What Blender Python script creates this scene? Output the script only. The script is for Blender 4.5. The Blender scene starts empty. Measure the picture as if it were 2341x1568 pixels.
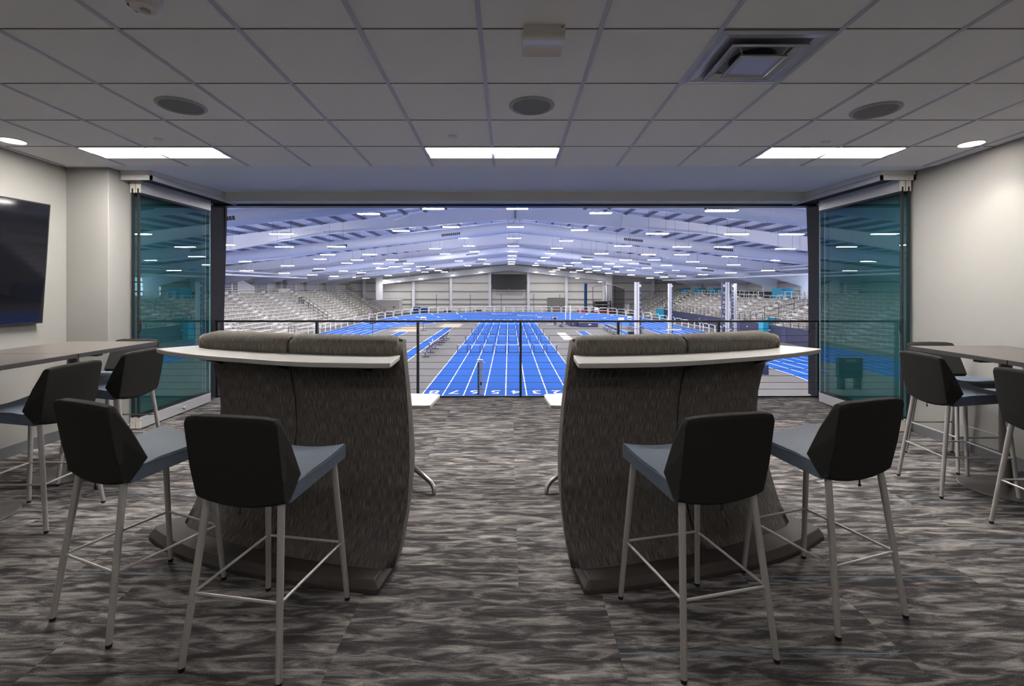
import bpy, bmesh, math, random
from mathutils import Vector, Matrix
random.seed(7)
C = bpy.context.scene.collection
PI = math.pi
HF = -4.78            # level of the arena floor below the suite floor

# ------------------------------------------------------------------ materials
def mat(name, col, rough=0.6, metal=0.0, spec=0.5, emit=None, es=0.0, bump=None, var=None, coat=0.0):
    m = bpy.data.materials.new(name); m.use_nodes = True
    nt = m.node_tree; b = nt.nodes['Principled BSDF']
    b.inputs['Base Color'].default_value = (*col, 1)
    b.inputs['Roughness'].default_value = rough
    b.inputs['Metallic'].default_value = metal
    b.inputs['Specular IOR Level'].default_value = spec
    b.inputs['Coat Weight'].default_value = coat
    if emit:
        b.inputs['Emission Color'].default_value = (*emit, 1)
        b.inputs['Emission Strength'].default_value = es
    if var or bump:
        tc = nt.nodes.new('ShaderNodeTexCoord')
        n = nt.nodes.new('ShaderNodeTexNoise'); n.inputs['Detail'].default_value = 6
        nt.links.new(tc.outputs['Object'], n.inputs['Vector'])
        if var:
            n.inputs['Scale'].default_value = var[0]
            r = nt.nodes.new('ShaderNodeValToRGB')
            r.color_ramp.elements[0].position = .3; r.color_ramp.elements[1].position = .7
            r.color_ramp.elements[0].color = (*[c*(1-var[1]) for c in col], 1)
            r.color_ramp.elements[1].color = (*[min(1, c*(1+var[1])) for c in col], 1)
            nt.links.new(n.outputs['Fac'], r.inputs[0]); nt.links.new(r.outputs[0], b.inputs['Base Color'])
        if bump:
            n2 = nt.nodes.new('ShaderNodeTexNoise'); n2.inputs['Scale'].default_value = bump[0]
            nt.links.new(tc.outputs['Object'], n2.inputs['Vector'])
            bp = nt.nodes.new('ShaderNodeBump'); bp.inputs['Strength'].default_value = bump[1]; bp.inputs['Distance'].default_value = .01
            nt.links.new(n2.outputs['Fac'], bp.inputs['Height']); nt.links.new(bp.outputs[0], b.inputs['Normal'])
    return m

def N(nt, t, **kw):
    n = nt.nodes.new(t)
    for k, v in kw.items():
        if k in n.inputs.keys() if hasattr(n.inputs, 'keys') else False: n.inputs[k].default_value = v
        else: setattr(n, k, v)
    return n

def math_node(nt, op, a, b=None):
    n = nt.nodes.new('ShaderNodeMath'); n.operation = op
    for i, v in enumerate((a, b)):
        if v is None: continue
        if isinstance(v, (int, float)): n.inputs[i].default_value = v
        else: nt.links.new(v, n.inputs[i])
    return n.outputs[0]

def carpet_mat():
    m = bpy.data.materials.new('carpet'); m.use_nodes = True; nt = m.node_tree; L = nt.links.new
    b = nt.nodes['Principled BSDF']; b.inputs['Roughness'].default_value = .95; b.inputs['Specular IOR Level'].default_value = .15
    tc = nt.nodes.new('ShaderNodeTexCoord'); sp = nt.nodes.new('ShaderNodeSeparateXYZ'); L(tc.outputs['Object'], sp.inputs[0])
    x, y = sp.outputs[0], sp.outputs[1]
    cy = math_node(nt, 'DIVIDE', y, .62); fy = math_node(nt, 'FLOOR', cy)
    xo = math_node(nt, 'SUBTRACT', math_node(nt, 'SUBTRACT', x, .05), math_node(nt, 'MULTIPLY', math_node(nt, 'FLOORED_MODULO', fy, 2), .41))
    cx = math_node(nt, 'DIVIDE', xo, 1.18); fx = math_node(nt, 'FLOOR', cx)
    cb = nt.nodes.new('ShaderNodeCombineXYZ'); L(fx, cb.inputs[0]); L(fy, cb.inputs[1])
    wn = nt.nodes.new('ShaderNodeTexWhiteNoise'); wn.noise_dimensions = '3D'; L(cb.outputs[0], wn.inputs['Vector'])
    rnd = wn.outputs['Value']
    # streak coordinates, shifted per carpet tile
    sc = nt.nodes.new('ShaderNodeVectorMath'); sc.operation = 'MULTIPLY'; sc.inputs[1].default_value = (4.4, 22, 1); L(tc.outputs['Object'], sc.inputs[0])
    sh = nt.nodes.new('ShaderNodeVectorMath'); sh.operation = 'SCALE'; sh.inputs['Scale'].default_value = 40; L(wn.outputs['Color'], sh.inputs[0])
    ad = nt.nodes.new('ShaderNodeVectorMath'); ad.operation = 'ADD'; L(sc.outputs[0], ad.inputs[0]); L(sh.outputs[0], ad.inputs[1])
    n1 = nt.nodes.new('ShaderNodeTexNoise'); n1.inputs['Scale'].default_value = 1.0; n1.inputs['Detail'].default_value = 6; n1.inputs['Roughness'].default_value = .62; n1.inputs['Distortion'].default_value = .7
    L(ad.outputs[0], n1.inputs['Vector'])
    fine = nt.nodes.new('ShaderNodeTexNoise'); fine.inputs['Scale'].default_value = 330; fine.inputs['Detail'].default_value = 2; L(tc.outputs['Object'], fine.inputs['Vector'])
    v = math_node(nt, 'ADD', n1.outputs['Fac'], math_node(nt, 'MULTIPLY', math_node(nt, 'SUBTRACT', fine.outputs['Fac'], .5), .42))
    v = math_node(nt, 'ADD', v, math_node(nt, 'MULTIPLY', math_node(nt, 'SUBTRACT', rnd, .5), .05))
    r = nt.nodes.new('ShaderNodeValToRGB'); e = r.color_ramp.elements
    e[0].position = .34; e[0].color = (.034, .031, .032, 1); e[1].position = .70; e[1].color = (.36, .335, .32, 1)
    for p, c in ((.46, (.060, .056, .057, 1)), (.52, (.138, .128, .124, 1)), (.60, (.225, .208, .20, 1))):
        q = e.new(p); q.color = c
    L(v, r.inputs[0])
    # thin blue accent line in some tiles
    gy = math_node(nt, 'FRACT', cy)
    ln = math_node(nt, 'LESS_THAN', math_node(nt, 'ABSOLUTE', math_node(nt, 'SUBTRACT', gy, math_node(nt, 'ADD', .1, math_node(nt, 'MULTIPLY', rnd, .8)))), .0055)
    on = math_node(nt, 'GREATER_THAN', wn.outputs['Color'], .35)
    sepc = nt.nodes.new('ShaderNodeSeparateColor'); L(wn.outputs['Color'], sepc.inputs[0])
    on = math_node(nt, 'GREATER_THAN', sepc.outputs[1], .6)
    fac = math_node(nt, 'MULTIPLY', ln, on)
    mx = nt.nodes.new('ShaderNodeMix'); mx.data_type = 'RGBA'; L(fac, mx.inputs[0]); L(r.outputs[0], mx.inputs[6]); mx.inputs[7].default_value = (.10, .18, .25, 1)
    L(mx.outputs[2], b.inputs['Base Color'])
    bp = nt.nodes.new('ShaderNodeBump'); bp.inputs['Strength'].default_value = .35; bp.inputs['Distance'].default_value = .004
    L(fine.outputs['Fac'], bp.inputs['Height']); L(bp.outputs[0], b.inputs['Normal'])
    return m

def weave_mat(name, stops, su=420, sv=15, rough=.9):
    """fine streaks running along V of the UV map (metres)"""
    m = bpy.data.materials.new(name); m.use_nodes = True; nt = m.node_tree; L = nt.links.new
    b = nt.nodes['Principled BSDF']; b.inputs['Roughness'].default_value = rough; b.inputs['Specular IOR Level'].default_value = .2
    tc = nt.nodes.new('ShaderNodeTexCoord')
    mp = nt.nodes.new('ShaderNodeVectorMath'); mp.operation = 'MULTIPLY'; mp.inputs[1].default_value = (su, sv, 1); L(tc.outputs['UV'], mp.inputs[0])
    n = nt.nodes.new('ShaderNodeTexNoise'); n.inputs['Scale'].default_value = 1; n.inputs['Detail'].default_value = 3; n.inputs['Roughness'].default_value = .6; L(mp.outputs[0], n.inputs['Vector'])
    r = nt.nodes.new('ShaderNodeValToRGB'); e = r.color_ramp.elements
    e[0].position, e[0].color = stops[0][0], (*stops[0][1], 1); e[1].position, e[1].color = stops[-1][0], (*stops[-1][1], 1)
    for p, c in stops[1:-1]:
        q = e.new(p); q.color = (*c, 1)
    L(n.outputs['Fac'], r.inputs[0])
    n2 = nt.nodes.new('ShaderNodeTexNoise'); n2.inputs['Scale'].default_value = 1; n2.inputs['Detail'].default_value = 2
    mp2 = nt.nodes.new('ShaderNodeVectorMath'); mp2.operation = 'MULTIPLY'; mp2.inputs[1].default_value = (190, 10, 1); L(tc.outputs['UV'], mp2.inputs[0]); L(mp2.outputs[0], n2.inputs['Vector'])
    r2 = nt.nodes.new('ShaderNodeValToRGB'); r2.color_ramp.elements[0].position = .4; r2.color_ramp.elements[0].color = (.90, 1.0, 1.05, 1)
    r2.color_ramp.elements[1].position = .62; r2.color_ramp.elements[1].color = (1.13, .98, .93, 1); L(n2.outputs['Fac'], r2.inputs[0])
    mx = nt.nodes.new('ShaderNodeMix'); mx.data_type = 'RGBA'; mx.blend_type = 'MULTIPLY'; mx.inputs[0].default_value = 1
    L(r.outputs[0], mx.inputs[6]); L(r2.outputs[0], mx.inputs[7]); L(mx.outputs[2], b.inputs['Base Color'])
    bp = nt.nodes.new('ShaderNodeBump'); bp.inputs['Strength'].default_value = .10; bp.inputs['Distance'].default_value = .0012
    L(n.outputs['Fac'], bp.inputs['Height']); L(bp.outputs[0], b.inputs['Normal'])
    return m

def knit_mat():
    m = bpy.data.materials.new('black_knit'); m.use_nodes = True; nt = m.node_tree; L = nt.links.new
    b = nt.nodes['Principled BSDF']; b.inputs['Roughness'].default_value = .92; b.inputs['Specular IOR Level'].default_value = .2
    tc = nt.nodes.new('ShaderNodeTexCoord')
    w = nt.nodes.new('ShaderNodeTexBrick'); w.inputs['Scale'].default_value = 1; w.offset = 0
    sp = nt.nodes.new('ShaderNodeSeparateXYZ'); L(tc.outputs['Object'], sp.inputs[0])
    cb = nt.nodes.new('ShaderNodeCombineXYZ'); L(sp.outputs[0], cb.inputs[0]); L(sp.outputs[2], cb.inputs[1]); L(cb.outputs[0], w.inputs['Vector'])
    w.inputs['Brick Width'].default_value = .006; w.inputs['Row Height'].default_value = .006; w.inputs['Mortar Size'].default_value = .0011
    w.inputs['Color1'].default_value = (.011, .011, .011, 1); w.inputs['Color2'].default_value = (.0110, .0110, .0108, 1); w.inputs['Mortar'].default_value = (.024, .024, .023, 1)
    L(w.outputs['Color'], b.inputs['Base Color'])
    return m

def glass_mat():
    m = bpy.data.materials.new('tinted_glass'); m.use_nodes = True; nt = m.node_tree; L = nt.links.new
    for n in list(nt.nodes): nt.nodes.remove(n)
    o = nt.nodes.new('ShaderNodeOutputMaterial'); t = nt.nodes.new('ShaderNodeBsdfTransparent'); t.inputs[0].default_value = (.71, .865, .875, 1)
    g = nt.nodes.new('ShaderNodeBsdfGlossy'); g.inputs['Roughness'].default_value = 0.0; g.inputs['Color'].default_value = (.82, 1.0, .98, 1)
    f = nt.nodes.new('ShaderNodeFresnel'); f.inputs['IOR'].default_value = 1.9
    mx = nt.nodes.new('ShaderNodeMixShader'); gm = nt.nodes.new('ShaderNodeNewGeometry'); L(math_node(nt, 'MULTIPLY', f.outputs[0], math_node(nt, 'SUBTRACT', 1.0, gm.outputs['Backfacing'])), mx.inputs[0]); L(t.outputs[0], mx.inputs[1]); L(g.outputs[0], mx.inputs[2]); L(mx.outputs[0], o.inputs[0])
    return m

def net_mat():
    m = bpy.data.materials.new('netting'); m.use_nodes = True; nt = m.node_tree; L = nt.links.new
    for n in list(nt.nodes): nt.nodes.remove(n)
    o = nt.nodes.new('ShaderNodeOutputMaterial'); t = nt.nodes.new('ShaderNodeBsdfTransparent')
    g = nt.nodes.new('ShaderNodeBsdfDiffuse'); g.inputs[0].default_value = (.05, .05, .06, 1)
    mx = nt.nodes.new('ShaderNodeMixShader'); mx.inputs[0].default_value = .42; L(t.outputs[0], mx.inputs[1]); L(g.outputs[0], mx.inputs[2]); L(mx.outputs[0], o.inputs[0])
    return m

M = dict(
    carpet=carpet_mat(),
    wall=mat('wall_paint', (.27, .262, .252), .85, bump=(240, .03)),
    tile=mat('ceiling_tile', (.93, .92, .91), .95, bump=(420, .12)),
    tbar=mat('ceiling_grid_paint', (.50, .50, .58), .45),
    soffit=mat('soffit_spill_tint', (.78, .82, .92), .8),  # pale blue puts the arena's light spill into the soffit colour
    base=mat('vinyl_base', (.115, .12, .13), .5),
    track_alu=mat('anodised_header', (.66, .65, .64), .45, .15),
    alu=mat('brushed_aluminium', (.60, .60, .62), .42, .55),
    black=mat('black_metal', (.010, .010, .013), .4),
    seal=mat('black_seal', (.006, .006, .007), .5),
    glass=glass_mat(),
    edge=mat('glass_edge', (.30, .52, .50), .15),
    knit=knit_mat(),
    vinyl=mat('slate_vinyl', (.092, .116, .152), .62, spec=.18, var=(60, .05)),
    leg=mat('silver_leg', (.42, .405, .39), .42, .35),
    glide=mat('black_glide', (.006, .006, .006), .5),
    sofa=weave_mat('lounge_fabric', [(.30, (.030, .028, .026)), (.46, (.074, .067, .063)), (.56, (.135, .124, .115)), (.72, (.30, .28, .262))]),
    sofatop=weave_mat('lounge_top_fabric', [(.28, (.055, .052, .045)), (.45, (.120, .113, .097)), (.57, (.20, .187, .160)), (.76, (.34, .315, .275))]),
    plinth=mat('plinth_metal', (.050, .043, .040), .5, .0, .3),
    shelf=mat('white_laminate', (.46, .45, .435), .35),
    top=mat('dark_laminate', (.105, .096, .088), .32),
    topedge=mat('dark_edge', (.035, .033, .036), .5),
    disc=mat('table_disc', (.14, .13, .125), .35, .5),
    polished=mat('polished_aluminium', (.45, .44, .43), .28, .9),
    clad=mat('dark_cladding', (.022, .020, .028), .75, var=(5, .12)),
    clad2=mat('dark_cladding_gusset', (.014, .013, .019), .75),
    glow=mat('panel_light', (1, 1, 1), .5, emit=(1, .955, .90), es=140),
    glow2=mat('panel_basket', (.9, .89, .87), .6, emit=(1, .96, .90), es=.95),
    glow3=mat('rear_fill_light', (1, 1, 1), .5, emit=(1, .95, .89), es=22),  # dimmer emission for the unseen fill lights added behind the viewer
    dlglow=mat('downlight_lens', (1, 1, 1), .5, emit=(1, .93, .84), es=14),
    white=mat('white_plastic', (.70, .67, .63), .35),
    grille=mat('speaker_mesh', (.17, .17, .175), .7),
    diffuser=mat('diffuser_metal', (.42, .42, .46), .25, .35),
    dark=mat('dark_cavity', (.01, .01, .011), .7),
    screen=mat('screen_glass', (.004, .004, .006), .05, spec=.6),
    bezel=mat('screen_bezel', (.012, .012, .014), .4),
    # arena
    hfloor=mat('grey_sports_floor', (.125, .122, .127), .75, spec=.3, var=(.35, .05)),
    blue=mat('blue_track', (.002, .086, .41), .8, spec=.15, var=(.8, .05)),
    line=mat('white_line', (.62, .63, .66), .6),
    sand=mat('pale_sand', (.40, .34, .25), .95, var=(3, .12)),
    sandrim=mat('pit_surround', (.17, .17, .18), .8),
    hwall=mat('arena_siding', (.76, .75, .74), .75),
    hgirt=mat('wall_girt', (.30, .30, .33), .6),
    steel=mat('white_painted_steel', (.84, .86, .96), .5),  # white steel, tinted bluish to carry bounce from the blue floor
    roof=mat('roof_lining', (.72, .74, .90), .75, var=(.3, .06)),  # blue floor bounce put into the colour of a white lining
    purlin=mat('purlin_steel', (.16, .17, .24), .6),
    duct=mat('painted_duct', (.82, .85, .95), .42),
    hlight=mat('high_bay_lens', (1, 1, 1), .5, emit=(1.0, .96, .90), es=138),
    hcase=mat('high_bay_case', (.7, .7, .72), .5),
    wire=mat('hanger_wire', (.12, .12, .16), .5),
    bench=mat('bleacher_aluminium', (.84, .82, .81), .45, .0),
    riser=mat('bleacher_deck', (.40, .385, .375), .6),
    stepm=mat('bleacher_step', (.70, .68, .67), .6),
    wrail=mat('white_rail', (.80, .80, .82), .45),
    navy=mat('navy_paint', (.030, .034, .085), .55),
    navymat=mat('navy_vinyl', (.035, .045, .12), .5),
    turq=mat('turquoise_paint', (.03, .36, .58), .5),
    orange=mat('orange_vinyl', (.62, .09, .04), .6),
    red=mat('dark_red_vinyl', (.30, .04, .03), .6),
    daylight=mat('daylit_window', (.7, .8, 1), .4, emit=(.72, .86, 1.0), es=3.2),
    greydoor=mat('roller_door', (.22, .215, .21), .6),
    bluepost=mat('blue_pad', (.03, .10, .34), .6),
    led=mat('led_board', (.035, .032, .036), .45),
    net=net_mat(),
    skin=mat('skin', (.52, .32, .24), .6),
    cloth=mat('dark_clothing', (.012, .012, .018), .8),
    hair=mat('hair', (.05, .03, .02), .7),
    silverpad=mat('silver_post', (.66, .68, .76), .45),
)

# ------------------------------------------------------------------ mesh builder
class MB:
    def __init__(s): s.v = []; s.f = []; s.uv = {}
    def add(s, vs, fs):
        o = len(s.v); s.v += [tuple(p) for p in vs]; s.f += [tuple(i + o for i in f) for f in fs]; return o
    def box(s, x0, x1, y0, y1, z0, z1):
        s.add([(x0,y0,z0),(x1,y0,z0),(x1,y1,z0),(x0,y1,z0),(x0,y0,z1),(x1,y0,z1),(x1,y1,z1),(x0,y1,z1)],
              [(0,3,2,1),(4,5,6,7),(0,1,5,4),(1,2,6,5),(2,3,7,6),(3,0,4,7)]); return s
    def obox(s, c, dx, dy, dz, ang):
        ca, sa = math.cos(ang), math.sin(ang); vs = []
        for z in (-dz/2, dz/2):
            for x, y in ((-dx/2,-dy/2),(dx/2,-dy/2),(dx/2,dy/2),(-dx/2,dy/2)):
                vs.append((c[0]+x*ca-y*sa, c[1]+x*sa+y*ca, c[2]+z))
        s.add(vs, [(0,3,2,1),(4,5,6,7),(0,1,5,4),(1,2,6,5),(2,3,7,6),(3,0,4,7)]); return s
    def hexa(s, p): # 8 points, bottom ring then top ring
        s.add(p, [(0,3,2,1),(4,5,6,7),(0,1,5,4),(1,2,6,5),(2,3,7,6),(3,0,4,7)]); return s
    def cyl(s, a, b, r0, r1=None, n=12, cap=True):
        r1 = r0 if r1 is None else r1; a, b = Vector(a), Vector(b); d = (b-a).normalized()
        u = d.cross(Vector((0,0,1)) if abs(d.z) < .9 else Vector((1,0,0))).normalized(); w = d.cross(u)
        vs = [a + (u*math.cos(2*PI*i/n) + w*math.sin(2*PI*i/n))*r0 for i in range(n)] + [b + (u*math.cos(2*PI*i/n) + w*math.sin(2*PI*i/n))*r1 for i in range(n)]
        fs = [(i, (i+1)%n, n+(i+1)%n, n+i) for i in range(n)]
        if cap: fs += [tuple(range(n))[::-1], tuple(range(n, 2*n))]
        s.add(vs, fs); return s
    def tube(s, pts, r, n=8, cap=True):
        pts = [Vector(p) for p in pts]; rings = []
        for i, p in enumerate(pts):
            d = (pts[min(i+1, len(pts)-1)] - pts[max(i-1, 0)]).normalized()
            ref = Vector((0,0,1)) if abs(d.z) < .95 else Vector((0,1,0))
            if i and abs(d.dot(pu)) < .9: u = (pu - d*pu.dot(d)).normalized()
            else: u = d.cross(ref).normalized()
            pu = u; w = d.cross(u); rr = r[i] if isinstance(r, (list, tuple)) else r
            rings.append([p + (u*math.cos(2*PI*k/n) + w*math.sin(2*PI*k/n))*rr for k in range(n)])
        vs = [q for R in rings for q in R]; m = len(rings)
        fs = [(i*n+k, i*n+(k+1)%n, (i+1)*n+(k+1)%n, (i+1)*n+k) for i in range(m-1) for k in range(n)]
        if cap: fs += [tuple(range(n))[::-1], tuple(range((m-1)*n, m*n))]
        s.add(vs, fs); return s
    def lathe(s, prof, c=(0,0,0), n=40):
        vs = []
        for r, z in prof: vs += [(c[0]+max(r,1e-4)*math.cos(2*PI*k/n), c[1]+max(r,1e-4)*math.sin(2*PI*k/n), c[2]+z) for k in range(n)]
        m = len(prof)
        fs = [(i*n+k, i*n+(k+1)%n, (i+1)*n+(k+1)%n, (i+1)*n+k) for i in range(m-1) for k in range(n)]
        s.add(vs, fs); return s
    def prism(s, poly, lo, hi, axis='z'): # poly 2-D extruded along an axis
        f = {'z': lambda p, h: (p[0], p[1], h), 'y': lambda p, h: (p[0], h, p[1]), 'x': lambda p, h: (h, p[0], p[1])}[axis]
        n = len(poly); vs = [f(p, lo) for p in poly] + [f(p, hi) for p in poly]
        s.add(vs, [tuple(range(n))[::-1], tuple(range(n, 2*n))] + [(i, (i+1)%n, n+(i+1)%n, n+i) for i in range(n)]); return s
    def grid(s, rows, uv=None, flip=False):
        nr, nc = len(rows), len(rows[0]); o = s.add([p for r in rows for p in r], [])
        for i in range(nr-1):
            for j in range(nc-1):
                f = (o+i*nc+j, o+i*nc+j+1, o+(i+1)*nc+j+1, o+(i+1)*nc+j)
                s.f.append(f[::-1] if flip else f)
        if uv:
            for i in range(nr):
                for j in range(nc): s.uv[o+i*nc+j] = uv[i][j]
        return s
    def build(s, name, m, parent=None, world=False, smooth=35, bevel=0, seg=2, sub=0):
        me = bpy.data.meshes.new(name); vs = s.v
        if world and parent is not None:
            q = parent.location.copy(); pp = parent.parent
            while pp is not None: q += pp.location; pp = pp.parent
            vs = [(a-q.x, b-q.y, c-q.z) for a, b, c in vs]
        me.from_pydata(vs, [], s.f)
        if s.uv:
            ul = me.uv_layers.new(name='UVMap')
            for lp in me.loops: ul.data[lp.index].uv = s.uv.get(lp.vertex_index, (0, 0))
        bm = bmesh.new(); bm.from_mesh(me)
        bmesh.ops.recalc_face_normals(bm, faces=bm.faces)
        if smooth:
            for f in bm.faces: f.smooth = True
            lim = math.radians(smooth)
            for e in bm.edges:
                if len(e.link_faces) == 2 and e.calc_face_angle(0) > lim: e.smooth = False
        bm.to_mesh(me); bm.free()
        me.materials.append(m)
        o = bpy.data.objects.new(name, me); C.objects.link(o)
        if bevel:
            b = o.modifiers.new('bevel', 'BEVEL'); b.width = bevel; b.segments = seg; b.limit_method = 'ANGLE'; b.angle_limit = math.radians(30); b.harden_normals = False
        if sub:
            q = o.modifiers.new('sub', 'SUBSURF'); q.levels = sub; q.render_levels = sub
        if parent is not None: o.parent = parent
        return o

def empty(name, loc=(0,0,0), rz=0.0):
    o = bpy.data.objects.new(name, None); o.empty_display_size = .2; C.objects.link(o); o.location = loc; o.rotation_euler = (0, 0, rz); return o
def tag(o, label, cat, group=None, kind=None):
    o['label'] = label; o['category'] = cat
    if group: o['group'] = group
    if kind: o['kind'] = kind
    return o
def struct(o, label=None, cat=None):
    o['kind'] = 'structure'
    if label: o['label'] = label
    if cat: o['category'] = cat
    return o
def copy_tree(o, parent=None):
    kids = list(o.children); c = o.copy(); C.objects.link(c); c.parent = parent
    for k in kids: copy_tree(k, c)
    return c
ORD = ['first','second','third','fourth','fifth','sixth','seventh','eighth','ninth','tenth','eleventh','twelfth','thirteenth','fourteenth','fifteenth','sixteenth','seventeenth','eighteenth','nineteenth','twentieth']
def ordn(i):
    if i < 20: return ORD[i]
    t = ['twenty','thirty','forty','fifty','sixty'][(i+1)//10-2]; r = (i+1) % 10
    return {'twenty':'twentieth','thirty':'thirtieth','forty':'fortieth','fifty':'fiftieth','sixty':'sixtieth'}[t] if r == 0 else t + '-' + ORD[r-1]
def text_obj(name, s, size, loc, rot, m, parent=None, extrude=.004, align='CENTER'):
    cu = bpy.data.curves.new(name, 'FONT'); cu.body = s; cu.size = size; cu.extrude = extrude; cu.align_x = align; cu.align_y = 'CENTER'
    t = bpy.data.objects.new(name, cu); C.objects.link(t)
    dg = bpy.context.evaluated_depsgraph_get(); me = bpy.data.meshes.new_from_object(t.evaluated_get(dg))
    o = bpy.data.objects.new(name, me); me.name = name; C.objects.link(o); bpy.data.objects.remove(t, do_unlink=True)
    me.materials.clear(); me.materials.append(m); o.location = loc; o.rotation_euler = rot
    if parent is not None: o.parent = parent
    return o
# ------------------------------------------------------------------ suite shell
def zc(y): return 2.928 - .0415*y            # underside of the tiled ceiling
XL, XR, YB = -4.47, 4.25, -4.0
struct(MB().box(XL-.15, XR+.15, YB-.15, 6.80, -.32, 0).build('floor', M['carpet'], smooth=0), 'grey streaked carpet floor of the viewing suite', 'floor')
sb = MB().box(XL-.15, XR+.15, 6.801, 6.86, -.34, -.004); struct(sb.build('trim_1', M['alu'], smooth=0), 'pale metal slab edge below the cable railing', 'trim')
cm = MB().hexa([(XL-.15,YB-.15,zc(YB-.15)),(XR+.15,YB-.15,zc(YB-.15)),(XR+.15,4.875,zc(4.875)),(XL-.15,4.875,zc(4.875)),
                (XL-.15,YB-.15,3.4),(XR+.15,YB-.15,3.4),(XR+.15,4.875,3.4),(XL-.15,4.875,3.4)])
struct(cm.build('ceiling', M['tile'], smooth=0), 'grey acoustic tile ceiling', 'ceiling')
# T-bar grid: runners along the room and cross tees
g = MB(); gx0 = -.145
for k in range(-7, 8):
    x = gx0 + .61*k
    if XL < x < XR:
        a, b = YB, 4.872
        g.hexa([(x-.012,a,zc(a)-.006),(x+.012,a,zc(a)-.006),(x+.012,b,zc(b)-.006),(x-.012,b,zc(b)-.006),(x-.012,a,zc(a)+.002),(x+.012,a,zc(a)+.002),(x+.012,b,zc(b)+.002),(x-.012,b,zc(b)+.002)])
rows = [4.285 - .6033*k for k in range(0, 14)]
struct(g.build('ceiling_grid', M['tbar'], smooth=0), 'long runners of the ceiling grid', 'ceiling grid')
g = MB()
for y in rows: g.box(XL, XR, y-.0035, y+.0035, zc(y)-.003, zc(y)+.01)
struct(g.build('ceiling_grid', mat('grid_reveal', (.13, .12, .115), .6), smooth=0), 'dark cross joints of the ceiling tiles', 'ceiling grid')
# walls
wl = MB().prism([(YB-.15, 0), (4.95, 0), (4.95, zc(4.95)+.05), (YB-.15, zc(YB-.15)+.05)], XL-.15, XL, 'x')
struct(wl.build('wall_left', M['wall'], smooth=0), 'off-white left wall', 'wall')
wr = MB().prism([(YB-.15, 0), (6.5, 0), (6.5, 2.75), (4.9, 2.75), (YB-.15, zc(YB-.15)+.05)], XR, XR+.15, 'x')
struct(wr.build('wall_right', M['wall'], smooth=0), 'off-white right wall lit by a downlight', 'wall')
struct(MB().box(XL-.15, -4.045, 4.951, 6.5, 0, 2.75).build('wall_corner', M['wall'], smooth=0, bevel=.006), 'off-white corner return beside the left glass panels', 'wall')
struct(MB().box(XL-.15, XR+.15, YB-.3, YB-.15, 0, 3.35).build('wall_back', M['wall'], smooth=0), 'off-white back wall', 'wall')
# soffit over the opening
so = MB().hexa([(XL-.15,4.876,2.728),(XR+.15,4.876,2.728),(XR+.15,6.42,2.765),(XL-.15,6.42,2.765),(XL-.15,4.876,3.4),(XR+.15,4.876,3.4),(XR+.15,6.42,3.4),(XL-.15,6.42,3.4)])
struct(so.build('ceiling_soffit', M['soffit'], smooth=0), 'smooth painted soffit in front of the opening', 'ceiling')
# header rail across the opening, with two shallow steps
hd = MB().box(-3.72, 3.90, 6.42, 6.84, 2.70, 3.3).box(-3.72, 3.90, 6.415, 6.46, 2.645, 2.70).box(-3.72, 3.90, 6.455, 6.84, 2.652, 2.70)
struct(hd.build('trim_2', M['track_alu'], smooth=0), 'grey metal header along the top of the opening', 'trim')
struct(MB().box(-4.04, 4.22, 6.70, 6.86, 2.628, 2.652).build('trim_3', M['black'], smooth=0), 'thin black strip drawn as the underside shade of the header', 'trim')  # black strip stands for the header's outer edge and shaded underside
for i, (xa, xb, inner) in enumerate(((-4.06, -3.72, 1), (3.88, 4.235, -1))):
    t = MB().box(xa, xb, 5.10, 6.84, 2.665, 2.735 if 1 else 0)
    # main box, a groove, a lower lip, and the open slot beneath
    t = MB().box(xa, xb, 5.10, 6.84, 2.690, 2.76).box(xa+.008, xb-.008, 5.108, 6.84, 2.684, 2.690)
    xi = xb if inner == 1 else xa
    t.box(min(xi, xi-inner*.02), max(xi, xi-inner*.02), 5.10, 6.84, 2.635, 2.684)
    t.box(xa, xb, 5.10, 5.12, 2.635, 2.684)
    xo = xa if inner == 1 else xb
    t.box(min(xo, xo+inner*.02), max(xo, xo+inner*.02), 5.10, 6.84, 2.635, 2.684)
    struct(t.build('trim_%d' % (4+i), M['track_alu'], smooth=0), ('left' if i == 0 else 'right') + ' track box above the stacked glass panels', 'trim')
    struct(MB().box(xa+.021, xb-.021, 5.121, 6.84, 2.655, 2.6835).build('trim_%d' % (6+i), M['dark'], smooth=0), 'dark slot under the ' + ('left' if i == 0 else 'right') + ' track box', 'trim')
# base boards
struct(MB().box(XL, XL+.012, YB, 4.95, 0, .10).build('baseboard_left', M['base'], smooth=0), 'dark grey left baseboard', 'baseboard')
struct(MB().box(XL+.012, -4.045, 4.938, 4.95, 0, .10).build('baseboard_corner', M['base'], smooth=0), 'dark grey baseboard on the corner return', 'baseboard')
struct(MB().box(XR-.012, XR, YB, 6.7, 0, .10).build('baseboard_right', M['base'], smooth=0), 'dark grey right baseboard', 'baseboard')

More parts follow.
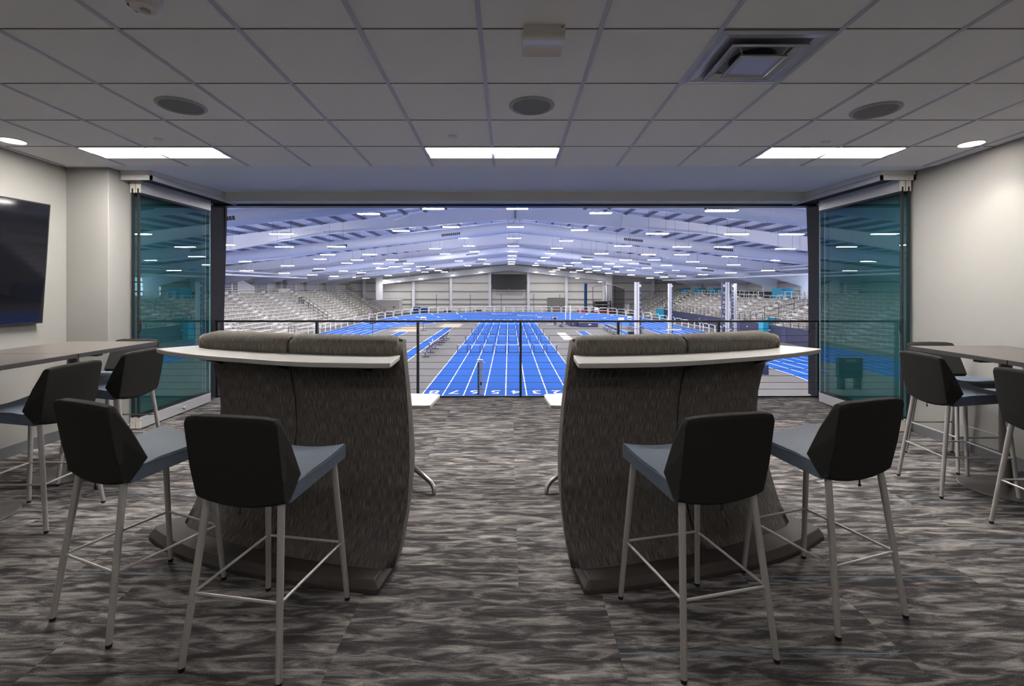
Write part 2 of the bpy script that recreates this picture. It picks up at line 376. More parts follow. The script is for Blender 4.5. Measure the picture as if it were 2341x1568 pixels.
# ------------------------------------------------------------------ stacked sliding glass panels
def glass_panel(x, y0, y1, label, group, side):
    r = tag(empty('sliding_glass_panel', (x, (y0+y1)/2, 0)), label, 'glass panel', group)
    W = dict(parent=r, world=True)
    MB().box(x-.006, x+.006, y0+.02, y1, .12, 2.53).build('pane', M['glass'], smooth=0, **W)
    MB().box(x-.024, x+.024, y0+.003, y1-.01, .012, .13).build('bottom_rail', M['alu'], smooth=0, bevel=.002, **W)
    MB().box(x-.024, x+.024, y0+.003, y1-.01, 2.525, 2.655).build('top_rail', M['alu'], smooth=0, bevel=.002, **W)
    MB().box(x-.026, x+.026, y0-.004, y0+.003, .012, .13).build('end_cap', mat_endcap, smooth=0, **W)
    MB().box(x-.026, x+.026, y0-.004, y0+.003, 2.525, 2.655).build('end_cap', mat_endcap, smooth=0, **W)
    MB().box(x-.0075, x+.0075, y0-.008, y0+.019, .13, 2.57).build('edge_seal', M['seal'], smooth=0, **W)
    MB().box(x-.0125, x+.0125, y0, y1-.012, 2.505, 2.526).build('gasket', M['seal'], smooth=0, **W)
    MB().box(x-.0125, x+.0125, y0, y1-.012, .129, .143).build('gasket', M['seal'], smooth=0, **W)
    MB().box(x-.007, x+.007, y1+.0005, y1+.008, .12, 2.53).build('glass_edge', M['edge'], smooth=0, **W)
    return r
mat_endcap = mat('end_cap_alu', (.72, .68, .62), .4, .2)
pl1 = glass_panel(-4.005, 5.22, 6.46, 'tinted sliding glass panel on the left, nearer the wall return', 'stacked left glass panels', 1)
pl2 = glass_panel(-3.945, 5.22, 6.46, 'tinted sliding glass panel on the left, on the room side of its pair', 'stacked left glass panels', 1)
pr1 = glass_panel(4.185, 5.13, 6.48, 'tinted sliding glass panel on the right, against the right wall', 'stacked right glass panels', -1)
pr2 = glass_panel(4.120, 5.13, 6.48, 'tinted sliding glass panel on the right, on the room side of its pair', 'stacked right glass panels', -1)
for pn, sx in ((pl2, 1), (pr2, -1)):
    x = pn.location.x; y0 = 5.22 if sx == 1 else 5.13
    MB().tube([(x, y0-.008, 1.02), (x+sx*.025, y0-.006, 1.06), (x+sx*.03, y0-.006, 1.16), (x, y0-.008, 1.21)], .009, 8).build('pull_handle', M['black'], pn, world=True)
    MB().cyl((x+sx*.024, 5.9, .072), (x+sx*.045, 5.9, .072), .012).cyl((x+sx*.045, 5.9, .072), (x+sx*.06, 5.9, .072), .018).build('floor_lock', M['alu'], pn, world=True)

# ------------------------------------------------------------------ cable railing
rl = tag(empty('cable_railing', (.12, 6.75, 0)), 'black steel guardrail with thin horizontal cables across the opening', 'railing')
px = [-4.01, -2.64, -1.25, .163, 1.507, 2.887, 4.255]
MB().box(px[0]-.025, px[-1]+.02, 6.73, 6.77, 1.035, 1.062).build('top_rail', M['black'], rl, world=True, bevel=.002)
MB().box(px[0]-.025, px[-1]+.02, 6.735, 6.765, .004, .022).build('bottom_rail', M['black'], rl, world=True, bevel=.002)
for x in px: MB().box(x-.016, x+.016, 6.726, 6.774, 0, 1.036).build('post', M['black'], rl, world=True, bevel=.002)
cabm = mat('cable_steel', (.10, .10, .11), .4, .6)
for k in range(10): MB().cyl((px[0], 6.75, .113+.0925*k), (px[-1], 6.75, .113+.0925*k), .0035, n=8).build('cable', cabm, rl, world=True)

# ------------------------------------------------------------------ dark wrapped frame columns either side of the view
def frame_column(sx, xt, xb, label):
    r = tag(empty('wrapped_column', (xb + sx*.2, 7.25, HF)), label, 'column'); r['kind'] = 'structure'
    o = sx*.40
    zt, zb = 3.1, HF
    xtt = xt - sx*(.022)*((3.1-2.695)/2.7)*0
    def xx(z): return xb + (xt-xb)*(z-.9)/(2.69-.9) if z > .9 else xb
    q = [(xx(zb), zb), (xx(.9), .9), (xx(zt), zt), (xt+o, zt), (xt+o, zb)]
    MB().prism(q, 7.0, 7.05, 'y').build('shaft', M['clad'], r, world=True, smooth=0)
    xw = xb + sx*.45
    MB().box(min(xw, xw+sx*.2), max(xw, xw+sx*.2), 7.051, 7.5, HF, 3.1).build('web', M['clad'], r, world=True, smooth=0)
    xj = -4.06 if sx < 0 else 4.27
    MB().box(min(xj, xj+sx*.3), max(xj, xj+sx*.3), 6.51, 6.985, 0, 2.75).build('jamb_cladding', M['clad'], r, world=True, smooth=0)
    MB().prism([(xt+sx*.02, 2.69), (xt+o, 2.69), (xt+o, 2.25), (xt+sx*.30, 2.25)], 6.99, 6.999, 'y').build('gusset', M['clad2'], r, world=True, smooth=0)
    return r
frame_column(-1, -4.05, -4.10, 'dark wrapped steel column left of the opening')
frame_column(1, 4.28, 4.35, 'dark wrapped steel column right of the opening')

# ------------------------------------------------------------------ ceiling fittings
def troffer(x0, x1, ya, yb, label, vis=True):
    r = tag(empty('recessed_ceiling_light', ((x0+x1)/2, (ya+yb)/2, zc((ya+yb)/2))), label, 'ceiling light', 'long recessed ceiling lights')
    def sl(a, b, c, d, e0, e1): # slab following the ceiling slope
        return [(a,c,zc(c)+e0),(b,c,zc(c)+e0),(b,d,zc(d)+e0),(a,d,zc(d)+e0),(a,c,zc(c)+e1),(b,c,zc(c)+e1),(b,d,zc(d)+e1),(a,d,zc(d)+e1)]
    f = MB()
    f.hexa(sl(x0+.012, x1-.012, ya+.008, ya+.018, -.008, .002)).hexa(sl(x0+.012, x1-.012, yb-.018, yb-.003, -.010, .002))
    f.hexa(sl(x0+.012, x0+.022, ya+.018, yb-.018, -.008, .002)).hexa(sl(x1-.022, x1-.012, ya+.018, yb-.018, -.008, .002))
    f.build('frame', M['white'], r, world=True, smooth=0)
    MB().hexa(sl(x0+.022, x1-.022, ya+.018, ya+.17, -.006, .0)).build('diffuser', M['glow'] if vis else M['glow3'], r, world=True, smooth=0)
    MB().hexa(sl(x0+.022, x1-.022, ya+.171, yb-.018, -.006, .0)).build('basket', M['glow2'], r, world=True, smooth=0)
    MB().hexa(sl(x0+.03, x1-.03, ya+.165, ya+.175, -.009, -.0065)).build('baffle', M['white'], r, world=True, smooth=0)
    return r
troffer(gx0-.61*6, gx0-.61*4, 4.29, 4.62, 'long recessed ceiling light at left above the tinted glass')
troffer(gx0-.61*1, gx0+.61*1, 4.29, 4.62, 'long recessed ceiling light at centre before the soffit')
troffer(gx0+.61*4, gx0+.61*6, 4.29, 4.62, 'long recessed ceiling light at right above the tinted glass')
for k, yy in enumerate((-.2, -2.6)):  # two unseen rows of lights, added to fill the suite
    for j, a in enumerate((-6, -1, 4)):
        t = troffer(gx0+.61*a, gx0+.61*(a+2), yy, yy+.33, 'unseen recessed ceiling light added behind the viewer as fill', False)

def disc_on_ceiling(name, x, y, r, label, cat, group, kind):
    z = zc(y); e = tag(empty(name, (x, y, z)), label, cat, group); e.rotation_euler = (math.atan(-.0415), 0, 0)
    if kind == 'speaker':
        MB().lathe([(r*.84, .004), (r*.84, -.006), (r*.88, -.012), (r*.96, -.010), (r, -.003), (r, .004)]).build('rim', mat('speaker_rim', (.36, .36, .38), .5), e)
        MB().lathe([(0, -.009), (r*.5, -.0085), (r*.86, -.005)]).build('mesh_cover', M['grille'], e)
    elif kind == 'lamp':
        MB().lathe([(r*.90, .004), (r*.90, -.004), (r*.94, -.008), (r, -.004), (r, .004)]).build('rim', M['white'], e)
        MB().lathe([(0, -.004), (r*.905, -.004)]).build('lens', M['dlglow'], e)
    else:
        MB().lathe([(r, .004), (r, -.010), (r*.9, -.014), (0, -.014)]).build('cap', M['soffit'], e)
        MB().lathe([(r*1.12, .003), (r*1.12, -.003), (r, -.004)]).build('collar', M['white'], e)
    return e
for x, l in ((-2.285, 'round ceiling speaker left of centre'), (.16, 'round ceiling speaker at centre, in line with the projector box'), (2.62, 'round ceiling speaker right of the air diffuser')):
    disc_on_ceiling('ceiling_speaker', x, 3.42 if x < 1 else 3.50, .158, l, 'speaker', 'round ceiling speakers', 'speaker')
disc_on_ceiling('ceiling_downlight', -4.19, 4.135, .095, 'small round ceiling downlight by the left wall', 'downlight', 'round downlights', 'lamp')
disc_on_ceiling('ceiling_downlight', 3.975, 4.21, .095, 'small round ceiling downlight by the right wall', 'downlight', 'round downlights', 'lamp')
disc_on_ceiling('ceiling_sprinkler_cap', -.464, 4.03, .034, 'small round ceiling sprinkler cap above the centre light', 'sprinkler', 'round sprinkler caps', 'cap')
disc_on_ceiling('ceiling_sprinkler_cap', -2.93, 4.10, .034, 'small round ceiling sprinkler cap above the left light', 'sprinkler', 'round sprinkler caps', 'cap')
disc_on_ceiling('ceiling_sprinkler_cap', 2.70, 4.17, .034, 'small round ceiling sprinkler cap above the right light', 'sprinkler', 'round sprinkler caps', 'cap')
# smoke alarm with strobe, cut by the top of the frame
e = tag(empty('ceiling_smoke_detector', (-1.665, 2.235, zc(2.235))), 'white smoke detector on the ceiling at the top left corner of the view', 'smoke detector'); e.rotation_euler = (math.atan(-.0415), 0, 0)
MB().lathe([(.075, .003), (.075, -.018), (.062, -.030), (.052, -.046), (.0, -.048)]).build('body', M['white'], e)
MB().lathe([(.021, -.044), (.021, -.055), (.016, -.058), (0, -.058)], (0.0, .012, 0)).build('strobe_lens', M['shelf'], e)
MB().box(-.052, -.030, -.03, .03, -.046, -.038).build('slots', M['dark'], e)
# square supply diffuser
xa, xb, ya, yb = gx0+.61*2+.012, gx0+.61*3-.012, rows[3]+.006, rows[2]-.006
e = tag(empty('ceiling_air_diffuser', ((xa+xb)/2, (ya+yb)/2, zc((ya+yb)/2))), 'square metal air diffuser with nested cones in the ceiling', 'air vent'); e.rotation_euler = (math.atan(-.0415), 0, 0)
def sqring(mb, h0, z0, h1, z1):
    a = [(-h0,-h0,z0),(h0,-h0,z0),(h0,h0,z0),(-h0,h0,z0),(-h1,-h1,z1),(h1,-h1,z1),(h1,h1,z1),(-h1,h1,z1)]
    mb.add(a, [(0,1,5,4),(1,2,6,5),(2,3,7,6),(3,0,4,7)])
H = (xb-xa)/2
q = MB(); sqring(q, H, .004, H, -.006); sqring(q, H, -.006, H-.028, -.010); sqring(q, H-.028, -.010, H-.085, .0); q.build('outer_frame', M['diffuser'], e, smooth=0)
q = MB(); q.box(-H+.06, H-.06, -H+.06, H-.06, -.002, .0005); q.build('backing', mat('diffuser_back', (.16, .16, .18), .5), e, smooth=0)
MB().lathe([(0, -.0035), (.125, -.0035), (.125, -.002)]).build('duct_opening', M['dark'], e)
q = MB(); sqring(q, .205, -.030, .192, -.034); sqring(q, .192, -.034, .150, -.014); sqring(q, .205, -.030, .203, -.024); q.build('middle_cone', M['diffuser'], e, smooth=0)
q = MB(); sqring(q, .128, -.050, .116, -.054); sqring(q, .116, -.054, .10, -.044); q.add([(-.10,-.10,-.044),(.10,-.10,-.044),(.10,.10,-.044),(-.10,.10,-.044)], [(0,1,2,3)]); sqring(q, .128, -.050, .125, -.040)
q.build('inner_cone', M['diffuser'], e, smooth=0)
q = MB()
for sx in (-1, 1):
    for sy in (-1, 1): q.cyl((sx*.10, sy*.10, -.044), (sx*.13, sy*.13, -.002), .003, n=6)
q.build('hanger', M['alu'], e)
# white curved box hung at the centre (short throw unit)
e = tag(empty('ceiling_sensor_box', (.178, 2.54, zc(2.54))), 'white curved plastic box mounted on the ceiling at centre', 'ceiling box')
prof = [(2.435, zc(2.435)+.002), (2.435, zc(2.435)-.018), (2.445, zc(2.445)-.040), (2.475, zc(2.475)-.050), (2.51, zc(2.51)-.046), (2.55, zc(2.55)-.034), (2.60, zc(2.6)-.028), (2.64, zc(2.64)-.034), (2.67, zc(2.67)-.044), (2.682, zc(2.68)-.036), (2.682, zc(2.68)+.002)]
MB().prism(prof, .073, .283, 'x').build('housing', M['white'], e, world=True, smooth=50)
MB().box(.262, .270, 2.432, 2.4345, zc(2.43)-.017, zc(2.43)-.012).build('indicator', M['dark'], e, world=True, smooth=0)
# air vent sliver at the far left
vg = tag(empty('ceiling_return_vent', (-3.9, 3.1, zc(3.1))), 'slotted ceiling return vent cut by the left edge of the view', 'air vent')
q = MB()
for k in range(9): yv = 3.08 + .0; q.box(-4.1, -3.66, 2.86+.06*k, 2.885+.06*k, zc(2.87+.06*k)-.006, zc(2.87+.06*k)+.001)
q.build('slats', M['diffuser'], vg, world=True, smooth=0)

# ------------------------------------------------------------------ television on the left wall (tilted forward)
tv = tag(empty('wall_tv', (-4.39, 3.66, 1.74)), 'large dark flat screen television mounted on the left wall', 'television'); tv.rotation_euler = (0, math.radians(3.9), 0)
W_, Hh = 1.93, 1.12
MB().box(-.028, .030, -W_/2, W_/2, -Hh/2, Hh/2).build('bezel', M['bezel'], tv, smooth=0, bevel=.004)
MB().box(.0302, .0312, -W_/2+.014, W_/2-.014, -Hh/2+.016, Hh/2-.012).build('screen', M['screen'], tv, smooth=0)
MB().box(-.075, -.029, -.35, .35, -.25, .25).build('wall_bracket', M['black'], tv, smooth=0)
# ------------------------------------------------------------------ bar stool
def make_stool():
    r = empty('bar_stool')
    # backrest shell: side profile swept across the width, lower edge bowed
    xs = [-1, -.94, -.7, -.35, 0, .35, .7, .94, 1]; secs = []
    for u in xs:
        au = abs(u); d = .03*(1-u*u)
        zt = 1.018 - (.028 if au == 1 else .006 if au > .9 else 0) - .004*au
        yi = .006 if au == 1 else 0
        cv = .012*(1-u*u)          # slight outward bow of the rear face
        P = [(-.268-cv+yi, zt-.012), (-.262-cv+yi, zt), (-.232, zt), (-.222, zt-.012), (-.165, .885), (-.104+yi, .748), (-.150, .690), (-.168, .668-d), (-.196, .664-d), (-.214-cv*.5+yi, .678-d), (-.235-cv, .80)]
        secs.append([((.198 + .007*min(1, max(0, (z-.66)/.12)))*u, y, z) for y, z in P])
    m = MB(); n = len(secs[0]); vs = [p for s_ in secs for p in s_]
    fs = [(i*n+k, i*n+(k+1)%n, (i+1)*n+(k+1)%n, (i+1)*n+k) for i in range(len(secs)-1) for k in range(n)]
    fs += [tuple(range(n))[::-1], tuple(range((len(secs)-1)*n, len(secs)*n))]
    m.add(vs, fs); bk = m.build('backrest', M['knit'], r, smooth=28, bevel=.010, seg=3)
    # seat: dished slab with a mitred rear edge
    ys = [-.175, -.12, -.05, .04, .12, .19, .235, .25]; top, bot = [], []
    for y in ys:
        t = max(0, (y+.12)/.37); w = .205 + .008*t
        rt, rb = [], []
        for u in (-1, -.8, -.5, -.25, 0, .25, .5, .8, 1):
            z = .738 + .026*t*t*u*u + .006*t - (.014 if y > .24 else 0) - (.085 if y < -.15 else (.012 if y < -.1 else 0))*1.0
            zb = .655 + .038*min(1, (y+.175)/.40)
            rt.append((w*u, y, max(z, zb+.006))); rb.append((w*.985*u, y, zb))
        top.append(rt); bot.append(rb)
    m = MB(); m.grid(top); m.grid(bot, flip=True); nr, nc = 8, 9; o2 = nr*nc
    for i in range(nr-1):
        m.f.append((i*nc, (i+1)*nc, o2+(i+1)*nc, o2+i*nc)); m.f.append((i*nc+nc-1, o2+i*nc+nc-1, o2+(i+1)*nc+nc-1, (i+1)*nc+nc-1))
    for j in range(nc-1):
        m.f.append((j, o2+j, o2+j+1, j+1)); m.f.append(((nr-1)*nc+j, (nr-1)*nc+j+1, o2+(nr-1)*nc+j+1, o2+(nr-1)*nc+j))
    m.build('seat', M['vinyl'], r, smooth=32, bevel=.009, seg=3)
    # stitched seam on each side
    for s_ in (-1, 1): MB().tube([(s_*(.2065), -.10, .728), (s_*.2095, .05, .733), (s_*.2125, .20, .748)], .0018, 6).build('seam', mat_seam, r)
    F = {}
    for sx in (-1, 1):
        for sy in (-1, 1):
            foot = Vector((sx*.213, sy*.262, .012)); tp = Vector((sx*(.166 if sy < 0 else .172), -.178 if sy < 0 else .205, .672 if sy < 0 else .694))
            F[sx, sy] = foot + (tp-foot)*((.29-.012)/(tp.z-.012))
            lg = MB().cyl(foot, tp, .0125, .0150, 16).build('leg', M['leg'], r)
            MB().cyl(foot - Vector((0, 0, .012)), foot + Vector((0, 0, .004)), .012, .0135, 12).build('glide', M['glide'], lg)
    for a, b in (((-1,-1),(1,-1)), ((-1,1),(1,1)), ((-1,-1),(-1,1)), ((1,-1),(1,1))):
        MB().cyl(F[a], F[b], .0062, n=10).build('stretcher', M['leg'], r)
    MB().box(-.004, .004, -.205, -.201, .618, .640).box(-.007, .007, -.206, -.200, .610, .622).build('zipper_pull', M['black'], r, bevel=.001)
    return r
mat_seam = mat('seam_thread', (.06, .075, .10), .7)
R = math.radians
stools = [
 (-1.04, 2.16, -10, 'dark bar stool with slate seat, largest of the left front pair, nearest the centre gap', 'stools behind the left lounge counter'),
 (-1.78, 2.39, -23, 'dark bar stool with slate seat, left one of the pair behind the left lounge', 'stools behind the left lounge counter'),
 (.816, 2.187, 14, 'dark bar stool with slate seat, nearest the centre gap behind the right lounge', 'stools behind the right lounge counter'),
 (1.537, 2.43, 19, 'dark bar stool with slate seat, right one of the pair behind the right lounge', 'stools behind the right lounge counter'),
 (-3.12, 3.24, 90, 'dark bar stool at the left high table cut by the photo edge', 'stools at the left high tables'),
 (-3.18, 3.95, 88, 'dark bar stool on the room side of the full left high table', 'stools at the left high tables'),
 (-3.60, 4.50, 180, 'dark bar stool at the far end of the left high tables, facing the viewer', 'stools at the left high tables'),
 (3.39, 3.72, -94, 'dark bar stool on the room side of the right high table nearer the glass', 'stools at the right high tables'),
 (3.86, 4.24, 180, 'dark bar stool at the far end of the right high tables, facing the viewer', 'stools at the right high tables'),
 (3.36, 2.93, -92, 'dark bar stool cut off by the right edge of the photo', 'stools at the right high tables'),
]
st0 = make_stool()
for i, (x, y, a, l, g_) in enumerate(stools):
    o = st0 if i == 0 else copy_tree(st0)
    o.location = (x, y, 0); o.rotation_euler = (0, 0, R(a)); tag(o, l, 'bar stool', g_)

# ------------------------------------------------------------------ high tables
def make_table(x0, x1, y0, y1, label, group, dz=0):
    cx, cy = (x0+x1)/2, (y0+y1)/2; r = tag(empty('high_table', (cx, cy, 0)), label, 'table', group); zt = 1.03+dz
    MB().box(x0, x1, y0, y1, zt-.003, zt).build('table_top', M['top'], r, world=True, smooth=0)
    MB().box(x0, x1, y0, y1, zt-.032, zt-.0031).build('top_edge', M['topedge'], r, world=True, smooth=0, bevel=.002)
    MB().box(cx-.22, cx+.22, cy-.03, cy+.03, zt-.075, zt-.034).box(cx-.03, cx+.03, cy-.22, cy+.22, zt-.075, zt-.034).build('top_bracket', M['topedge'], r, world=True, smooth=0, bevel=.006)
    MB().cyl((cx, cy, .02), (cx, cy, zt-.07), .038, n=28).build('column', M['disc'], r, world=True)
    MB().lathe([(0, 0), (.272, 0), (.275, .006), (.270, .012), (.10, .018), (.045, .026), (0, .026)], (cx, cy, 0), 64).build('base', M['disc'], r, world=True)
    return r
make_table(-3.97, -3.17, 3.612, 4.42, 'square dark-topped high table at left, wholly in view, farther from the camera', 'left high tables')
make_table(-3.97, -3.17, 2.80, 3.606, 'dark-topped high table cut by the left photo edge, nearer the camera', 'left high tables')
make_table(3.34, 4.13, 3.286, 4.08, 'dark-topped high table at right beside the glass panels', 'right high tables')
make_table(3.34, 4.13, 2.48, 3.280, 'dark-topped high table cut by the right photo edge, nearer the camera', 'right high tables')

# ------------------------------------------------------------------ curved high-back lounge units
AX = -.135
def lounge(mir, label_l, label_t):
    X = (lambda x: x) if not mir else (lambda x: 2*AX - x)
    r = tag(empty('lounge_unit', (X(-1.33), 2.95, 0)), label_l, 'lounge seat', 'pair of curved lounge units')
    def S(pts): return [(X(p[0]), p[1], p[2]) for p in pts]
    zs = [.062, .16, .30, .48, .65, .82, .96, 1.08, 1.15, 1.185, 1.20]
    Lp = {.062: (-2.017,3.02), .16: (-1.995,3.09), .30: (-1.985,3.17), .48: (-1.965,3.24), .65: (-1.955,3.30), .82: (-1.985,3.33), .96: (-2.03,3.35), 1.08: (-2.085,3.365), 1.15: (-2.115,3.40), 1.185: (-2.105,3.45), 1.20: (-2.06,3.51)}
    Mp = {.062: (-1.345,2.700), .16: (-1.325,2.78), .30: (-1.315,2.87), .48: (-1.31,2.95), .65: (-1.315,3.00), .82: (-1.34,3.04), .96: (-1.375,3.07), 1.08: (-1.405,3.09), 1.15: (-1.41,3.13), 1.185: (-1.395,3.18), 1.20: (-1.365,3.25)}
    Rp = {.062: (-.603,2.520), .16: (-.585,2.61), .30: (-.571,2.70), .48: (-.575,2.79), .65: (-.590,2.85), .82: (-.610,2.90), .96: (-.632,2.95), 1.08: (-.652,2.98), 1.15: (-.665,3.02), 1.185: (-.675,3.07), 1.20: (-.69,3.13)}
    fwd = Vector((.33, .944))
    def P(u, z):                      # quadratic through left end, seam, right end
        a, b, c = Vector(Lp[z]), Vector(Mp[z]), Vector(Rp[z]); t = u
        return a*((t-.5)*(t-1)/.5) + b*(t*(t-1)/-.25) + c*(t*(t-.5)/.5)
    # front (seat side) face of the back, thickness by height
    def Pf(u, z, e):
        p = P(u, z); th = .16 + .30*max(0, (.75-z)/.75)
        w = (u-.5)*2
        side = Vector((-.944, .33))*0
        q = p + fwd*th
        c_ = P(.5, z) + fwd*th
        return q + (c_-q)*(.55*th)
    for name, u0, u1 in (('back_panel', 0.0, .4965), ('back_panel', .5035, 1.0)):
        n = 10; m = MB(); us = [u0 + (u1-u0)*k/n for k in range(n+1)]
        rows_, uvs = [], []; v = 0; prev = None
        prof = [('r', z) for z in zs] + [('f', z) for z in (1.195, 1.16, 1.05, .8, .5, .062)]
        for kind, z in prof:
            row = []
            for k, u in enumerate(us):
                ue = u
                # plump the panel: rounded ends and seam
                e0 = min(u-u0, u1-u)*1.75; pin = .022*max(0, 1-e0/.05)**2
                if kind == 'r': q = P(u, z) + fwd*(pin if 1 else 0); zz = z - (pin*.9 if z > 1.1 else 0)
                else:
                    zk = min(zs, key=lambda a: abs(a-z)); q = Pf(u, zk, 0); zz = z - (pin*.9 if z > 1.1 else 0)
                    if z == 1.195: q = P(u, 1.20) + fwd*.07
                row.append((X(q.x), q.y, zz))
            if prev: v += (Vector(row[n//2]) - Vector(prev[n//2])).length
            prev = row
            rows_.append(row); uvs.append([(u*1.6, v) for u in us])
        m.grid(rows_, uvs)
        base = 0; nc = n+1; nr = len(rows_)
        # side caps with their own uv: split vertices
        for col in (0, n):
            ring = [rows_[i][col] for i in range(nr)]
            zr = [p for p in ring[:11]]; fr = ring[11:]
            # strip between rear and front edges, matched by height
            steps = 12; A = []; B = []
            for k in range(steps+1):
                t = k/steps
                za = ring[0][2] + (ring[10][2]-ring[0][2])*t
                def at(lst, z):
                    for a, b in zip(lst, lst[1:]):
                        lo, hi = sorted((a[2], b[2]))
                        if lo <= z <= hi and hi > lo:
                            s_ = (z-a[2])/(b[2]-a[2]); return tuple(a[i]+(b[i]-a[i])*s_ for i in range(3))
                    return min(lst, key=lambda q: abs(q[2]-z))
                A.append(at(ring[:11], za)); B.append(at(ring[10:], za))
            outward = Vector((1, 0, 0)) * ((1 if col == n else -1) * (-1 if mir else 1))
            cols = []
            for s_ in (0, .15, .4, .7, 1):
                bulge = (.022*math.sin(PI*s_) if (u1 == 1.0 and col == n) or (u0 == 0 and col == 0) else 0)
                cols.append([tuple(Vector(a).lerp(Vector(b), s_) + outward*bulge) for a, b in zip(A, B)])
            m.grid(cols, [[(s_*.4 + .2, k/steps*1.15) for k in range(steps+1)] for s_ in (0, .15, .4, .7, 1)])
        o = m.build(name, M['sofa'], r, world=True, smooth=60)
        # weld the seams between sheets so the form reads as one cushion
        bm = bmesh.new(); bm.from_mesh(o.data); bmesh.ops.remove_doubles(bm, verts=bm.verts, dist=.0008); bmesh.ops.recalc_face_normals(bm, faces=bm.faces)
        for f in bm.faces: f.smooth = True
        for e_ in bm.edges: e_.smooth = not (len(e_.link_faces) == 2 and e_.calc_face_angle(0) > R(55))
        bm.to_mesh(o.data); bm.free()
        # padded roll along the top, lighter fabric
        m = MB(); rows_, uvs = [], []
        tt = [0, .008, .025, .055, .10, .25, .5, .75, .90, .945, .975, .992, 1]
        for k in range(13):
            t = tt[k]; ua, ub = (u0+.004 if u0 > .4 else u0), (u1-.012 if u1 > .9 else u1); u = ua + (ub-ua)*t; e0 = min(1, min(t, 1-t)/.10); s_ = .74 + .26*math.sqrt(1-(1-e0)**2)
            q = P(u, 1.15); row = []; uvr = []
            prof = [(-.010,-.085), (-.026,-.045), (-.028,.0), (-.014,.036), (.022,.060), (.07,.068), (.115,.056), (.145,.022), (.150,-.04), (.145,-.09)]
            ex = {0: -.035, 10: .0}.get(k, 0) if u0 == 0 and k == 0 else 0
            for j, (a, b) in enumerate(prof):
                w = q + fwd*(a*s_ + .060*(1-s_)); w = w + (P(.5, 1.15)-q)*(.60*max(0, a)); row.append((X(w.x + ex), w.y, 1.150 + b*s_)); uvr.append((u*1.6, 1.3+j*.045))
            rows_.append(row); uvs.append(uvr)
        m.grid(rows_, uvs)
        for rr in (rows_[0], rows_[-1]): m.add(rr, [tuple(range(len(rr)))])
        o = m.build('top_roll', M['sofatop'], r, world=True, smooth=60)
        bm = bmesh.new(); bm.from_mesh(o.data); bmesh.ops.remove_doubles(bm, verts=bm.verts, dist=.0005); bm.to_mesh(o.data); bm.free()
    # upholstered seat on the far side
    m = MB(); rows_ = []; uvs = []
    for j, (d, z) in enumerate(((.20, .10), (.20, .44), (.62, .46), (.665, .43), (.665, .10))):
        rows_.append([]); uvs.append([])
        for k in range(9):
            u = .03 + .92*k/8; q = P(u, .65) + fwd*d; c_ = P(.5, .65) + fwd*d; q = q + (c_-q)*(.10 + .42*d)
            rows_[-1].append((X(q.x), q.y, z)); uvs[-1].append((u*1.6, j*.3))
    m.grid(rows_, uvs)
    m.add([rw[0] for rw in rows_], [(0,1,2,3,4)]); m.add([rw[-1] for rw in rows_], [(0,1,2,3,4)])
    m.build('seat', M['sofa'], r, world=True, smooth=40)
    # white counter shelf on the back
    fr = [(-2.40,3.336),(-2.25,3.215),(-2.086,3.115),(-1.93,3.035),(-1.776,2.966),(-1.60,2.90),(-1.445,2.835),(-1.28,2.775),(-1.107,2.731),(-.90,2.705),(-.74,2.694),(-.675,2.694),(-.655,2.705),(-.655,2.75)]
    bkp = [(-.668,3.02)] + [tuple(P(u, 1.08) + fwd*.03) for u in (.97, .85, .7, .5, .35, .2, .1, .03)] + [(-2.225,3.535),(-2.30,3.47)]
    poly = fr + bkp
    m = MB().prism([(X(a), b) for a, b in poly], 1.072, 1.10, 'z'); m.build('counter_shelf', M['shelf'], r, world=True, smooth=30, bevel=.004)
    m = MB()
    for u in (.12, .5, .88):
        q = P(u, 1.08); w = q - fwd*.17
        m.prism([(0,0)], 0, 0) if False else m.hexa([(X(q.x-.012), q.y, 1.0), (X(q.x+.012), q.y, 1.0), (X(q.x+.012), q.y+.02, 1.0), (X(q.x-.012), q.y+.02, 1.0), (X(w.x-.012), w.y, 1.066), (X(w.x+.012), w.y, 1.066), (X(q.x+.012), q.y+.02, 1.071), (X(q.x-.012), q.y+.02, 1.071)])
    m.build('shelf_bracket', M['black'], r, world=True, smooth=0)
    # plinth
    pf = [(-2.185,2.985),(-2.164,2.945),(-1.98,2.815),(-1.76,2.70),(-1.50,2.605),(-1.208,2.522),(-.906,2.456),(-.665,2.418),(-.645,2.424)]
    pb = [(-.615,2.63),(-.70,3.15),(-.82,3.40),(-1.1,3.50),(-1.5,3.58),(-1.85,3.66),(-2.02,3.5),(-2.10,3.15)]
    ctr = Vector((-1.4, 3.1)); inn = []
    for a, b in pf + pb:
        v_ = (ctr - Vector((a, b))).normalized(); inn.append((a+v_.x*.035, b+v_.y*.035))
    allp = pf + pb; n = len(allp); m = MB()
    vs = [(X(a), b, 0) for a, b in allp] + [(X(a), b, .022) for a, b in allp] + [(X(a), b, .060) for a, b in inn]
    m.add(vs, [tuple(range(n))] + [(i, (i+1)%n, n+(i+1)%n, n+i) for i in range(n)] + [(n+i, n+(i+1)%n, 2*n+(i+1)%n, 2*n+i) for i in range(n)] + [tuple(range(2*n, 3*n))])
    m.build('plinth', M['plinth'], r, world=True, smooth=25, bevel=.003)
    # small white table on splayed feet, beyond the seat
    t = tag(empty('lounge_table', (X(-1.02), 3.92, 0)), label_t, 'table', 'white tables inside the lounge units')
    tp = [(-1.45,3.86),(-1.40,3.63),(-1.0,3.60),(-.62,3.60),(-.578,3.61),(-.555,3.95),(-.565,3.985),(-.70,4.0),(-1.35,4.05)]
    MB().prism([(X(a), b) for a, b in tp], .622, .65, 'z').build('table_top', M['shelf'], t, world=True, smooth=30, bevel=.004)
